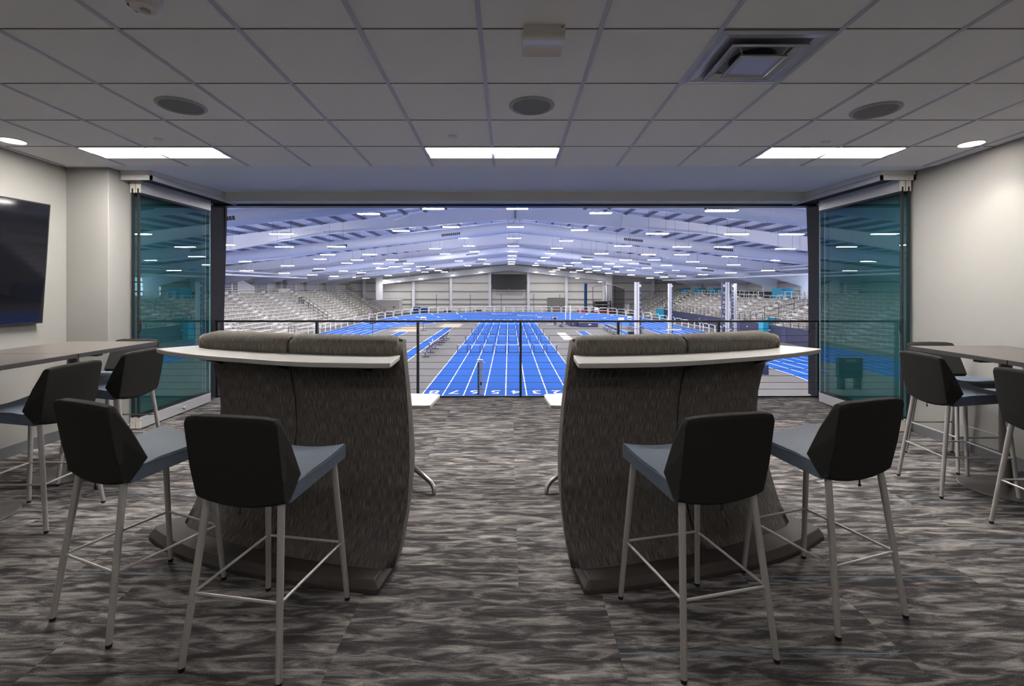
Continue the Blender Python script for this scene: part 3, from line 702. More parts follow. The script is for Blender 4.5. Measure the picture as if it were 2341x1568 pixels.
    MB().cyl((X(-1.02), 3.92, .30), (X(-1.02), 3.92, .62), .030, n=20).cyl((X(-1.02), 3.92, .19), (X(-1.02), 3.92, .31), .042, n=20).build('column', M['polished'], t, world=True)
    for dx, dy in ((.475, -.33), (-.30, -.18), (.20, .30), (-.44, .30)):
        cx, cy = -1.02, 3.92; pts = []
        for s_, z in ((.04, .235), (.25, .215), (.5, .175), (.75, .125), (.93, .085), (.985, .055), (1.0, .008)): pts.append((X(cx+dx*s_), cy+dy*s_, z))
        MB().tube(pts, [.024, .023, .021, .019, .018, .017, .015], 10).build('foot', M['polished'], t, world=True)
    return r
lounge(False, 'grey curved high-back lounge unit with white counter, left of the centre gap', 'small white table beyond the left lounge unit')
lounge(True, 'grey curved high-back lounge unit with white counter, right of the centre gap', 'small white table beyond the right lounge unit')
# ------------------------------------------------------------------ arena shell
HX0, HX1, HY0, HY1 = -41.0, 43.0, 7.6, 126.0
RX = .5; ZA = 1.52 + 6.65
def zroof(x): return ZA - .12*abs(x-RX)
struct(MB().box(HX0, HX1, HY0, HY1, HF-.3, HF).build('floor_arena', M['hfloor'], smooth=0), 'grey sports floor of the arena', 'floor')
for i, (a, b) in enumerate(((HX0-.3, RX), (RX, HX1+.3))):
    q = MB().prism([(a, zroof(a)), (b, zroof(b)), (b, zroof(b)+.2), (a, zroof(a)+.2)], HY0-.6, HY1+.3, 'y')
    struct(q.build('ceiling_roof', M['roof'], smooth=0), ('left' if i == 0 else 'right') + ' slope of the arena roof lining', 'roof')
struct(MB().box(HX0-.3, HX1+.3, HY1, HY1+.3, HF, 8).build('wall_far', M['hwall'], smooth=0), 'pale metal siding of the far end wall', 'wall')
struct(MB().box(HX0-.3, HX0, HY0, HY1, HF, 4).build('wall_arena_left', M['hwall'], smooth=0), 'pale metal siding of the left side wall of the arena', 'wall')
struct(MB().box(HX1, HX1+.3, HY0, HY1, HF, 4).build('wall_arena_right', M['hwall'], smooth=0), 'pale metal siding of the right side wall of the arena', 'wall')
g = MB()
for py in (647, 666, 684, 695):
    z = 1.52 + (656-py)/1120*125.7; g.box(HX0, HX1, HY1-.22, HY1-.001, z-.11, z+.11)
struct(g.build('wall_girt', M['hgirt'], smooth=0), 'horizontal girts of the far wall', 'girt')
for s_, xx in ((0, HX0), (1, HX1-.22)):
    g = MB()
    for z in (2.2, .9, -.4, -1.8, -3.2): g.box(xx, xx+.22, HY0, HY1-.3, z-.10, z+.10)
    struct(g.build('wall_girt', M['hgirt'], smooth=0), 'horizontal girts of the %s arena wall' % ('left' if s_ == 0 else 'right'), 'girt')
# end wall posts
for pxx in (770, 832, 945, 1031, 1120, 1208, 1295, 1380, 1494, 1560):
    x = (pxx-1163)/1120*125
    zt = min(zroof(x), 6.0-.12*abs(x-.3)) if abs(x) < 27 else zroof(x)
    struct(MB().box(x-.32, x+.32, 124.9, 125.7, HF, zt).build('wall_post', M['steel'], smooth=0), 'pale steel post of the end wall', 'post')
# end frame in front of the end wall
ye = 122.5
def efz(x): return 1.52 + 5.62 - .121*abs(x-.3), 1.52 + 4.15 - .108*abs(x-.3)
q = MB(); pts_t = [(-31.59, efz(-31.59)[0]), (.3, efz(.3)[0]), (24.29, efz(24.29)[0])]; pts_b = [(24.29, efz(24.29)[1]), (.3, efz(.3)[1]), (-31.59, efz(-31.59)[1])]
q.prism(pts_t + pts_b, ye, ye+.25, 'y'); q.box(-33.2, -31.6, ye-.05, ye+.5, HF, zroof(-33.2)-.1); q.box(24.3, 25.9, ye-.05, ye+.5, HF, zroof(25.9)-.1)

for x in (-25, -14.5, -4.5, 10, 20): q.box(x-.12, x+.12, ye+.02, ye+.3, efz(x)[0]+.001, zroof(x)-.1)
struct(q.build('roof_end_beam', M['steel'], smooth=0), 'deep white end beam of the arena in front of the end wall', 'beam')

# portal frames
def fbot(d):
    P_ = [(0, 5.15), (14.5, 4.0), (17.5, 3.5), (21.5, 2.8), (31, 1.9), (36, 1.2), (39.8, .1)]
    for (a, za), (b, zb) in zip(P_, P_[1:]):
        if d <= b: return 1.52 + za + (zb-za)*(d-a)/(b-a)
    return 1.62
def portal(y, idx):
    q = MB()
    for sg in (-1, 1):
        ds = [0, 3, 7, 14.5, 17.5, 21.5, 25, 31, 36, 38.5] + ([39.7] if sg > 0 else [])
        top = [(RX+sg*d, zroof(RX+sg*d)-.24) for d in ds]; bot = [(RX+sg*d, fbot(d)) for d in ds]
        q.prism(top + bot[::-1], y-.012, y+.012, 'y')
        for lst, o in ((top, .0), (bot, -.03)):
            for (a, za), (b, zb) in zip(lst, lst[1:]):
                q.add([(a,y-.17,za+o),(b,y-.17,zb+o),(b,y+.17,zb+o),(a,y+.17,za+o),(a,y-.17,za+o+.03),(b,y-.17,zb+o+.03),(b,y+.17,zb+o+.03),(a,y+.17,za+o+.03)], [(0,3,2,1),(4,5,6,7),(0,1,5,4),(1,2,6,5),(2,3,7,6),(3,0,4,7)])
        for d in (0.0, 8, 14.5, 21.5, 31): # web stiffeners
            x = RX+sg*d; q.box(x-.02, x+.02, y-.15, y+.15, fbot(d), zroof(x)-.25)
        # tapered column
        dd_ = 39.7 if sg > 0 else 38.5; xi, xo = RX+sg*(dd_+.002), RX+sg*(dd_+2.3)
        q.prism([(xi, HF), (xo-sg*.8, HF), (xo, zroof(xo)-.24), (xi, zroof(xi)-.24)], y-.012, y+.012, 'y')
        q.box(min(xi, xi-sg*.03), max(xi, xi-sg*.03), y-.17, y+.17, HF, fbot(dd_))
    return struct(q.build('roof_beam', M['steel'], smooth=0), '%s tapered white steel roof frame from the opening' % ordn(idx), 'roof frame')
ys_frames = [16.8, 26.9, 37.0, 47.1, 57.2, 67.3, 77.4, 87.5, 97.6, 107.7]
for i, y in enumerate(ys_frames): portal(y, i)
# purlins and roof bracing
k = 0
for sg in (-1, 1):
    for j in range(26):
        x = RX + sg*(.6 + 1.55*j)
        if HX0 < x < HX1:
            struct(MB().box(x-.045, x+.045, HY0, HY1, zroof(x)-.235, zroof(x)-.005).build('roof_purlin', M['purlin'], smooth=0), 'thin roof purlin running the length of the arena', 'purlin')
rng = random.Random(3)
q = MB()
for i in range(1, 9):
    y = ys_frames[i]
    for sg in (-1, 1):
        for d in (4.5, 10.5, 17, 23.5):
            x = RX+sg*d; q.cyl((x, y, fbot(d)), (x, y+1.5, zroof(x)-.2), .035, n=5)
        if i % 3 == 1:
            q.cyl((RX+sg*1, y, zroof(1)-.9), (RX+sg*9, y+9.3, zroof(9)-.7), .03, n=5); q.cyl((RX+sg*9, y, zroof(9)-.7), (RX+sg*1, y+9.3, zroof(1)-.9), .03, n=5)
            q.cyl((RX+sg*17, y, zroof(17)-.6), (RX+sg*25, y+9.3, zroof(25)-.6), .03, n=5)
struct(q.build('roof_bracing', M['steel'], smooth=0), 'thin diagonal braces between the roof frames', 'bracing')
mat_grille = mat("duct_grille", (.06, .065, .09), .6)
# air ducts crossing the arena below the roof
for i, (y, rr, h0) in enumerate(((24.7, .42, 4.98), (41.6, .44, 5.05), (65.6, .44, 5.0), (84.3, .42, 4.95))):
    r = tag(empty('hanging_air_duct', (RX, y, 1.52+h0)), '%s white round air duct under the arena roof from the opening' % ordn(i), 'air duct', 'round roof ducts')
    for sg in (-1, 1):
        pts = [(RX, y, 1.52+h0), (RX+sg*.6, y, 1.52+h0-.02)] + [(RX+sg*d, y, 1.52+h0-.105*d) for d in (6, 12, 18, 24, 29, 31.5)]
        o = MB().tube(pts, rr, 20).build('duct_run', M['duct'], r, world=True)
        q = MB()
        for d in [3.5, 8, 12.5, 17, 21.5, 26, 30]:
            c = Vector((RX+sg*d, y, 1.52+h0-.105*d)); dd = Vector((sg, 0, -.105)).normalized()*.03
            q.cyl(c-dd, c+dd, rr+.018, n=20)
        q.build('joint_ring', M['duct'], o, world=True)
        for d in ((5.5, 15, 26) if sg < 0 else (10, 17.6, 26)):
            zc_ = 1.52+h0-.105*d
            gr = MB()
            for kk in range(10): gr.hexa([(RX+sg*(d-.8+kk*.16), y-rr-.02, zc_-.16-.105*(kk*.16-.8)),(RX+sg*(d-.8+kk*.16)+.11, y-rr-.02, zc_-.16-.105*(kk*.16-.8)),(RX+sg*(d-.8+kk*.16)+.11, y-rr*.8, zc_-.16-.105*(kk*.16-.8)),(RX+sg*(d-.8+kk*.16), y-rr*.8, zc_-.16-.105*(kk*.16-.8)),
                 (RX+sg*(d-.8+kk*.16), y-rr-.02, zc_+.04-.105*(kk*.16-.8)),(RX+sg*(d-.8+kk*.16)+.11, y-rr-.02, zc_+.04-.105*(kk*.16-.8)),(RX+sg*(d-.8+kk*.16)+.11, y-rr*.8, zc_+.04-.105*(kk*.16-.8)),(RX+sg*(d-.8+kk*.16), y-rr*.8, zc_+.04-.105*(kk*.16-.8))])
            gr.build('grille', mat_grille, r, world=True, smooth=0)
# ------------------------------------------------------------------ high bay lights, each hung on two wires
cols = [(-27.5,1.72),(-23.2,2.25),(-19.8,2.95),(-16.4,2.95),(-12.6,2.96),(-8.15,4.27),(-4.38,4.57),(.5,4.57),(5.35,4.32),(8.65,3.12),(12.65,2.95),(15.7,2.94),(19.3,2.67),(23.6,2.35),(27.2,1.75)]
hb = empty('high_bay_light')
MB().box(-.61, .61, -.16, .16, -.01, .05).build('housing', M['hcase'], hb, smooth=0)
MB().box(-.61, .61, -.16, .16, -.035, -.0101).build('lens', M['hlight'], hb, smooth=0)
first = True
for k in range(-1, 9):
    for ci, (x, h) in enumerate(cols):
        y = 28.5 + 8.6*k - (1.3 if 12 < abs(x) < 19 else 2.9 if abs(x) >= 19 else 0)
        if k == -1 and abs(x) < 9.0 - .5: continue
        if y < 9: continue
        o = hb if first else copy_tree(hb); first = False
        o.location = (x, y, 1.52+h)
        side = 'on the ridge line' if ci == 7 else '%s column %s of the ridge' % (ordn(abs(ci-7)-1), 'left' if ci < 7 else 'right')
        tag(o, 'hanging linear arena light, %s, %s row from the opening' % (side, ordn(k+1)), 'hanging light', 'linear lights hanging in the arena')
        if k < 6:
            for sx in (-.5, .5): MB().cyl((sx, 0, .05), (sx, 0, zroof(x)-.2-1.52-h), .007, n=4).build('hanger_wire', M['wire'], o, smooth=0)
for i, (p_, y_) in enumerate(((880, 640), (911, 643), (962, 637), (1264, 627), (1320, 636), (1372, 644), (1035, 629), (1100, 622), (1225, 622))):
    o = empty('end_wall_light', ((p_-1163)/1120*120.5, 120.5, 1.52+(656-y_)/1120*120.5))
    tag(o, 'small bright light hung before the end wall, %s listed from the left along the end beam' % ordn(sorted((880, 911, 962, 1264, 1320, 1372, 1035, 1100, 1225)).index(p_)), 'hanging light', 'lights before the end wall')
    o['label'] = 'small bright light hung before the end wall, %s from the left' % ordn(sorted((880, 911, 962, 1264, 1320, 1372, 1035, 1100, 1225)).index(p_))
    MB().box(-.40, .40, -.15, .25, -.03, .0).build('lens', M['hlight'], o, smooth=0); MB().box(-.42, .42, -.17, .27, .001, .06).build('housing', M['hcase'], o, smooth=0)
    MB().cyl((0, .05, .06), (0, .05, zroof(o.location.x)-.2-o.location.z), .02, n=4).build('hanger_rod', M['steel'], o, smooth=0)

# ------------------------------------------------------------------ running track
TX, TRI, TW = .95, 19.25, 7.35
TY0, TY1 = 36.0, 71.2
def bank(th): # 0 on the straights, 1 round the bend
    t = max(0, min(1, min(th, PI-th)/(PI*.30))); return t*t*(3-2*t)
def tpath():
    P_ = []
    for i in range(13): P_.append(('s', 1, TY0 + (TY1-TY0)*i/12))
    for i in range(1, 64): P_.append(('f', PI*i/64, 0))
    for i in range(13): P_.append(('s', -1, TY1 - (TY1-TY0)*i/12))
    for i in range(1, 64): P_.append(('n', PI*i/64, 0))
    return P_
def tpt(e, t, dz=0): # t = offset outward from the inner edge
    if e[0] == 's': return (TX + e[1]*(TRI+t), e[2], HF+.02+dz)
    th = e[1]; b = bank(th)*(t/TW)*1.25; rr = TRI+t
    if e[0] == 'f': return (TX + rr*math.cos(th), TY1 + rr*math.sin(th), HF+.02+b+dz)
    return (TX - rr*math.cos(th), TY0 - rr*math.sin(th), HF+.02+b+dz)
tp_ = tpath(); tp_.append(tp_[0])
tr = tag(empty('running_track', (TX, 50.6, HF)), 'blue six-lane banked oval running track on the grey arena floor', 'running track')
m = MB(); m.grid([[tpt(e, TW*j/8) for j in range(9)] for e in tp_])
m.grid([[tpt(e, TW), (lambda p: (p[0], p[1], HF))(tpt(e, TW+.02))] for e in tp_])
m.build('surface', M['blue'], tr, world=True, smooth=60)
for j in range(7):
    t = .08 + (TW-.16)*j/6; w = .055
    MB().grid([[tpt(e, t-w, .012), tpt(e, t+w, .012)] for e in tp_]).build('lane_line', M['line'], tr, world=True, smooth=0)
# staggered marks across the lanes
m = MB()
for j, ys_ in enumerate(((60,), (63.5, 70), (66.5,), (69.5, 58), (55,), (64,))):
    for y in ys_:
        t0 = .08+(TW-.16)*j/6; t1 = .08+(TW-.16)*(j+1)/6
        for sg in (-1, 1): m.box(*sorted((TX+sg*(TRI+t0), TX+sg*(TRI+t1))), y, y+.14, HF+.031, HF+.035)
for th in (2.0, 2.2, 2.35, 2.5, 2.65, 2.8, 1.0, .8):
    for j in ((0, 2, 4) if int(th*20) % 2 else (1, 3, 5)):
        t0 = .08+(TW-.16)*j/6; t1 = .08+(TW-.16)*(j+1)/6
        m.grid([[tpt(('f', th, 0), t0, .014), tpt(('f', th, 0), t1, .014)], [tpt(('f', th+.008, 0), t0, .014), tpt(('f', th+.008, 0), t1, .014)]])
m.build('stagger_marks', M['line'], tr, world=True, smooth=0)
# small white lettering on the banked bend (too small to read in full)
for s_, th, t, z in (('VIRGINIA 1', 1.665, 5.6, 0), ('VIRGINIA 2', 1.46, 4.4, 0), ('VIRGINIA 3', 1.28, 3.0, 0)):
    p = tpt(('f', th, 0), t, .06); o = text_obj('lettering', 'BEACH ' + s_[-1], 1.0, (p[0]-tr.location.x, p[1]-tr.location.y, p[2]-tr.location.z), (math.radians(10), 0, th-PI/2), M['line'], tr)

# sprint straight inside the oval
SX0, LW = -5.06, 1.221
sp = tag(empty('sprint_straight', (SX0+4*LW, 55, HF)), 'blue eight-lane sprint straight with white numbered lanes running away from the opening', 'running track')
MB().box(SX0, SX0+8*LW, 20, 90.4, HF+.004, HF+.03).build('surface', M['blue'], sp, world=True, smooth=0)
for j in range(9):
    x = SX0 + j*LW; MB().box(x-.035, x+.035, 20, 90.2, HF+.031, HF+.036).build('lane_line', M['line'], sp, world=True, smooth=0)
for j in range(8):
    text_obj('lane_number', str(8-j), 1.35, (SX0+(j+.5)*LW-sp.location.x, 29.25-55, .04), (0, 0, PI), M['line'], sp)
MB().box(SX0, SX0+8*LW, 87.6, 87.75, HF+.031, HF+.036).build('start_line', M['line'], sp, world=True, smooth=0)

# hurdles
hd0 = empty('hurdle')
navybar = mat('hurdle_frame', (.03, .04, .10), .4, .3)
for sx in (-1, 1):
    MB().box(sx*.47-.032, sx*.47+.032, -.025, .025, .03, .74).build('upright', navybar, hd0, smooth=0)
    MB().box(sx*.47-.03, sx*.47+.03, -.02, .62, 0, .045).build('foot', navybar, hd0, smooth=0)
q = MB().box(-.60+.1, .60-.1, -.03, .0, .68, .76); q.build('crossbar', M['line'], hd0, smooth=0)
MB().box(-.47, .47, -.02, .02, .0, .04).build('lower_bar', navybar, hd0, smooth=0)
rown = ['nearest', 'second nearest', 'third nearest', 'farthest']
firsth = True
for ri, y in enumerate((46.9, 55.8, 64.9, 73.8)):
    for j in range(8):
        o = hd0 if firsth else copy_tree(hd0); firsth = False
        o.location = (SX0+(j+.5)*LW+.02, y, HF+.037)
        tag(o, 'track hurdle in lane %d of the %s row from the opening' % (8-j, rown[ri]), 'hurdle', 'hurdles on the sprint straight')
# starting blocks
sb0 = empty('starting_block')
MB().box(-.05, .05, 0, .9, 0, .08).build('rail', M['bezel'], sb0, smooth=0)
for sx, yy in ((-.16, .15), (.16, .45)): MB().hexa([(sx-.09,yy-.02,0),(sx+.09,yy-.02,0),(sx+.09,yy+.1,0),(sx-.09,yy+.1,0),(sx-.09,yy+.12,.30),(sx+.09,yy+.12,.30),(sx+.09,yy+.18,.30),(sx-.09,yy+.18,.30)]).build('foot_pad', M['bezel'], sb0, smooth=0)
MB().box(-.20, .20, .95, 1.05, .0, .36).build('number_board', M['line'], sb0, smooth=0)
for j in range(8):
    o = sb0 if j == 0 else copy_tree(sb0); o.location = (SX0+(j+.5)*LW, 87.9, HF+.037)
    tag(o, 'starting block behind the start line of lane %d' % (8-j), 'starting block', 'starting blocks')

# runways, pits and boards
def runway(x0, x1, y0, y1, label):
    r = tag(empty('jump_runway', ((x0+x1)/2, (y0+y1)/2, HF)), label, 'runway', 'blue runways')
    MB().box(x0, x1, y0, y1, HF+.003, HF+.025).build('surface', M['blue'], r, world=True, smooth=0)
    for x in (x0, x1): MB().box(x-.05, x+.05, y0, y1, HF+.026, HF+.031).build('edge_line', M['line'], r, world=True, smooth=0)
runway(-15.35, -14.1, 36, 68.4, 'blue runway leading to the nearer sand pit')
runway(-9.8, -8.6, 26, 75.6, 'blue runway leading to the farther sand pit')
runway(9.6, 10.85, 44, 69.4, 'short blue runway right of the sprint straight')
runway(15.3, 16.5, 44, 81, 'blue runway beside the right inner edge of the oval')
def pit(x0, x1, y0, y1, label):
    r = tag(empty('sand_pit', ((x0+x1)/2, (y0+y1)/2, HF)), label, 'sand pit', 'jump sand pits')
    MB().box(x0-.7, x1+.25, y0-.15, y1+.4, HF+.002, HF+.02).build('surround', M['sandrim'], r, world=True, smooth=0)
    MB().box(x0, x1, y0, y1, HF+.021, HF+.04).build('sand', M['sand'], r, world=True, smooth=0)
pit(-16.4, -13.1, 68.6, 76.2, 'pale sand pit at left, nearer the opening')
pit(-10.9, -7.8, 76.2, 83.2, 'pale sand pit farther back, beside the sprint straight')
e = tag(empty('takeoff_board_marking', (7.15, 63, HF)), 'white striped takeoff marking on the grey floor right of the hurdles', 'floor marking')
q = MB()
for k in range(7): q.box(6.6, 7.75, 58.5+1.33*k, 59.4+1.33*k, HF+.002, HF+.015)
q.build('stripes', M['line'], e, world=True, smooth=0)
tag(MB().box(6.5, 8.0, 83.0, 83.5, HF+.002, HF+.015).build('floor_marking', M['line'], smooth=0), 'short white mark on the grey floor by the person', 'floor marking')

# ------------------------------------------------------------------ trackside fence of white tubular hoops
fp = []
def foff(e, t): p = tpt(e, TW+t); return (p[0], p[1], HF+ (p[2]-HF-.02))
path = [('s', 1, 62+2.0*i) for i in range(5)]
n_arc = 44
path += [('f', PI*i/n_arc, 0) for i in range(n_arc+1)]
path += [('s', -1, TY1-2.0*i) for i in range(1, 5)]
pts = [foff(e, .25) for e in path]
for i, (a, b) in enumerate(zip(pts, pts[1:])):
    A, B = Vector(a), Vector(b); zb = min(A.z, B.z); mid = (A+B)/2
    r = tag(empty('fence_hoop', (mid.x, mid.y, zb)), 'white tubular fence hoop, %s along the outer track edge from its right end' % ordn(i), 'fence', 'white fence hoops round the track')
    d = (B-A); d.z = 0; L_ = d.length; d.normalize(); h = 1.15
    def q_(s, z): return (d.x*s, d.y*s, z)
    s1 = L_/2-.10
    MB().tube([q_(-s1, -.02), q_(-s1, h-.25), q_(-s1+.08, h-.07), q_(-s1+.25, h), q_(s1-.25, h), q_(s1-.08, h-.07), q_(s1, h-.25), q_(s1, -.02)], .038, 6).build('hoop', M['wrail'], r)
    MB().cyl(q_(-s1, h*.52), q_(s1, h*.52), .030, n=6).build('middle_bar', M['wrail'], r)
# grey run-off skirt outside the banked bend
e_ = [('f', PI*i/64, 0) for i in range(2, 63)]
m = MB(); m.grid([[ (lambda p: (p[0], p[1], p[2]-.01))(tpt(e, TW+.01)), (lambda p: (p[0], p[1], p[2]-.01))(tpt(e, TW+.55)), (lambda p: (p[0], p[1], HF))(tpt(e, TW+1.0)) ] for e in e_])
struct(m.build('trim_8', M['sandrim'], smooth=60), 'grey raised edge outside the banked bend', 'trim')

# ------------------------------------------------------------------ grandstands
def stand(name, sg, xb, zb, ntier, rise, run, y0, y1, nsec, label, step_w=1.3, skip=()):
    r = tag(empty(name, (xb, (y0+y1)/2, HF)), label, 'grandstand'); L_ = (y1-y0)/nsec
    m = MB()
    prof = [(xb, HF)]
    for k in range(ntier):
        x = xb+sg*run*k; z = zb+rise*(k)
        prof += [(x, z), (x+sg*run, z)]
    prof += [(xb+sg*run*ntier, HF)]
    m.prism(prof, y0, y1, 'y'); m.build('tier_deck', M['riser'], r, world=True, smooth=0)
    for s_ in range(nsec):
        a = y0+L_*s_+step_w/2; b = y0+L_*(s_+1)-step_w/2
        for k in range(ntier):
            if (s_, k) in skip: continue
            x = xb+sg*(run*k+.32); z = zb+rise*k+rise+.02
            q = MB().box(*sorted((x-.02, x+sg*.28)), a, b, z-.045, z)
            yy = a+.35
            while yy < b: q.box(*sorted((x+sg*.10, x+sg*.14)), yy, yy+.06, z-rise, z-.045); yy += 1.75
            q.build('bench_row', M['bench'], r, world=True, smooth=0)
    for s_ in range(nsec+1):
        yc = y0+L_*s_; m = MB()
        for k in range(ntier):
            x = xb+sg*run*k; m.box(*sorted((x+sg*.02, x+sg*run*.55)), yc-step_w*.42, yc+step_w*.42, zb+rise*k, zb+rise*(k+.5))
        m.build('aisle_steps', M['stepm'], r, world=True, smooth=0)
        hr = MB()
        for k0 in range(1, ntier-2, 4):
            for k in (k0, min(k0+2.4, ntier-1)):
                x = xb+sg*run*k; hr.cyl((x, yc, zb+rise*k), (x, yc, zb+rise*k+.92), .028, n=6)
            k1 = min(k0+2.4, ntier-1)
            for dz in (.92, .5): hr.cyl((xb+sg*run*(k0-.3), yc, zb+rise*(k0-.3)+dz), (xb+sg*run*(k1+.3), yc, zb+rise*(k1+.3)+dz), .030, n=6)
        hr.build('aisle_handrail', M['wrail'], r, world=True, smooth=0)
    return r
ls = stand('grandstand', -1, -28.2, HF+.25, 14, .40, .645, 44, 112, 7, 'grey and white aluminium grandstand along the left side of the arena')
rs = stand('grandstand', 1, 31.6, HF+1.72, 8, .42, .68, 44, 98.5, 8, 'grey and white aluminium grandstand above the navy wall on the right', skip=())
fs_ = stand('grandstand', 1, 28.4, HF+.25, 12, .40, .70, 100.6, 119, 2, 'white aluminium grandstand reaching down to the floor in the far right corner')
XD = 31.6+.68*8; ZD = HF+1.72+.42*7
# left stand fittings
bl = M['black']
def rail_run(p0, p1, h, n, mt, parent, name='guard_rail', r_=.025, nbar=2, infill=False):
    A, B = Vector(p0), Vector(p1); q = MB()
    for k in range(n+1):
        c = A.lerp(B, k/n); q.cyl(c, c+Vector((0,0,h)), r_, n=5)
    for j in range(nbar): q.cyl(A+Vector((0,0,h*(1-j/nbar))), B+Vector((0,0,h*(1-j/nbar))), r_, n=5)
    if infill:
        for k in range(1, n*8): c = A.lerp(B, k/(n*8)); q.cyl(c, c+Vector((0,0,h)), .010, n=3)
    return q.build(name, mt, parent, world=True, smooth=0)
rail_run((-28.2, 112, HF+.3), (-37.2, 112, HF+5.85), 1.1, 8, bl, ls, infill=True)
for y in (53.7, 63.4, 73.1, 82.9, 92.6, 102.3): rail_run((-28.1, y-.9, HF+.1), (-28.1, y+.9, HF+.1), 1.15, 2, bl, ls, 'end_guard')
# central vomitory with black rails
rail_run((-28.9, 78.2, HF+.6), (-33.5, 78.2, HF+3.6), 1.1, 6, bl, ls); rail_run((-28.9, 80.2, HF+.6), (-33.5, 80.2, HF+3.6), 1.1, 6, bl, ls); rail_run((-33.5, 78.2, HF+3.6), (-33.5, 80.2, HF+3.6), 1.1, 2, bl, ls, infill=True)
zt_ = HF+.25+.4*13+.0
struct(MB().box(HX0, -28.2-.645*14, 44, 112, zt_-.3, zt_+.0).build('floor_left_walkway', M['riser'], smooth=0), 'walkway behind the top row of the left grandstand', 'floor')
rail_run((-37.3, 46, zt_), (-37.3, 112, zt_), 1.0, 40, M['steel'], ls, 'top_rail', nbar=3)
e = tag(empty('stair_enclosure', (-38.6, 70.6, zt_)), 'white stair enclosure with a sloping dark top behind the left grandstand', 'enclosure')
MB().prism([(68, zt_), (72.5, zt_), (72.5, zt_+.9), (68, zt_+2.2)][::1], -39.8, -37.6, 'x').build('walls', M['hwall'], e, world=True, smooth=0)
MB().hexa([(-39.8,68,zt_+2.2),(-37.6,68,zt_+2.2),(-37.6,72.5,zt_+.9),(-39.8,72.5,zt_+.9),(-39.8,68,zt_+2.32),(-37.6,68,zt_+2.32),(-37.6,72.5,zt_+1.02),(-39.8,72.5,zt_+1.02)]).build('dark_top', M['bezel'], e, world=True, smooth=0)
e = tag(empty('black_gate', (-37.8, 81.5, zt_)), 'black railed gate at the top of the left grandstand', 'gate')
for y0_, y1_ in ((79.6, 81.0), (82.0, 83.4)): rail_run((-37.8, y0_, zt_), (-37.8, y1_, zt_), 2.1, 2, bl, e, 'gate_leaf', infill=True)
MB().box(-38.3, -37.3, 79.4, 83.6, zt_-.1, zt_+.55).build('landing_block', M['stepm'], e, world=True, smooth=0)
# navy front wall of the right stand
struct(MB().box(31.2, 31.58, 40, 98.5, HF, HF+1.75).build('wall_stand_front', M['navy'], smooth=0), 'navy front wall below the right grandstand', 'wall')
for i, (y0_, y1_) in enumerate(((46.5, 47.5), (48.3, 49.3), (55, 56), (66, 67), (77, 78))):
    struct(MB().box(31.17, 31.199, y0_, y1_, HF+.02, HF+1.6).build('door_%d' % (i+1), mat('navy_door', (.045, .05, .13), .5), smooth=0), '%s navy door in the wall below the right grandstand' % ordn(i), 'door')
for i, y in enumerate((44.6, 50.8, 58.5, 64, 71, 80)):
    e = tag(empty('wall_light', (31.15, y, HF+1.15)), 'small white light on the navy wall, %s from the opening' % ordn(i), 'wall light', 'small lights on the navy wall')
    MB().box(31.1, 31.198, y-.09, y+.09, HF+1.08, HF+1.22).build('lamp_body', M['line'], e, world=True, smooth=0)
rail_run((31.4, 44, HF+1.75), (31.4, 98.4, HF+1.75), 1.05, 36, bl, rs, 'front_guard', r_=.03)
# turquoise stair side in the navy wall
e = tag(empty('turquoise_stair_side', (31.1, 60, HF)), 'turquoise stair side standing out of the navy wall on the right', 'stair')
MB().box(30.5, 31.16, 58.7, 59.8, HF, HF+2.15).build('side_panel', M['turq'], e, world=True, smooth=0)
MB().box(31.75, 32.7, 60.0, 60.25, HF+1.78, HF+2.5).build('turquoise_panel', M['turq'], rs, world=True, smooth=0)
rail_run((30.7, 62.2, HF+2.1), (33.5, 57.5, HF+3.9), 1.1, 3, bl, rs, 'stair_rail'); rail_run((30.7, 58.8, HF+2.1), (33.5, 54.5, HF+3.9), 1.1, 3, bl, rs, 'stair_rail')
e = tag(empty('turquoise_stair_side', (31.1, 99, HF)), 'turquoise stair side at the far end of the navy wall', 'stair')
MB().box(29.9, 31.3, 98.6, 99.4, HF, HF+1.9).build('side_panel', M['turq'], e, world=True, smooth=0)
rail_run((30, 98.7, HF+1.8), (33, 98.7, HF+3.6), 1.1, 3, bl, e, 'stair_rail')
# upper deck on the right
struct(MB().box(XD, HX1, 40, 118, ZD-.3, ZD).build('floor_right_deck', M['riser'], smooth=0), 'upper deck floor behind the right grandstand', 'floor')
rail_run((28.6, 119, HF+.3), (36.5, 119, HF+5.0), 1.0, 7, bl, fs_)
for i, (y, w) in enumerate(((70.6, 2.6), (93.5, 2.2), (101, 2.2), (109.6, 2.2))):
    e = tag(empty('turquoise_cabinet', (XD+2.4, y, ZD)), 'turquoise box on the right upper deck, %s from the opening' % ordn(i), 'cabinet', 'turquoise boxes on the upper deck')
    MB().box(XD+1.6, XD+3.2, y-w/2, y+w/2, ZD, ZD+1.45).build('body', M['turq'], e, world=True, smooth=0)
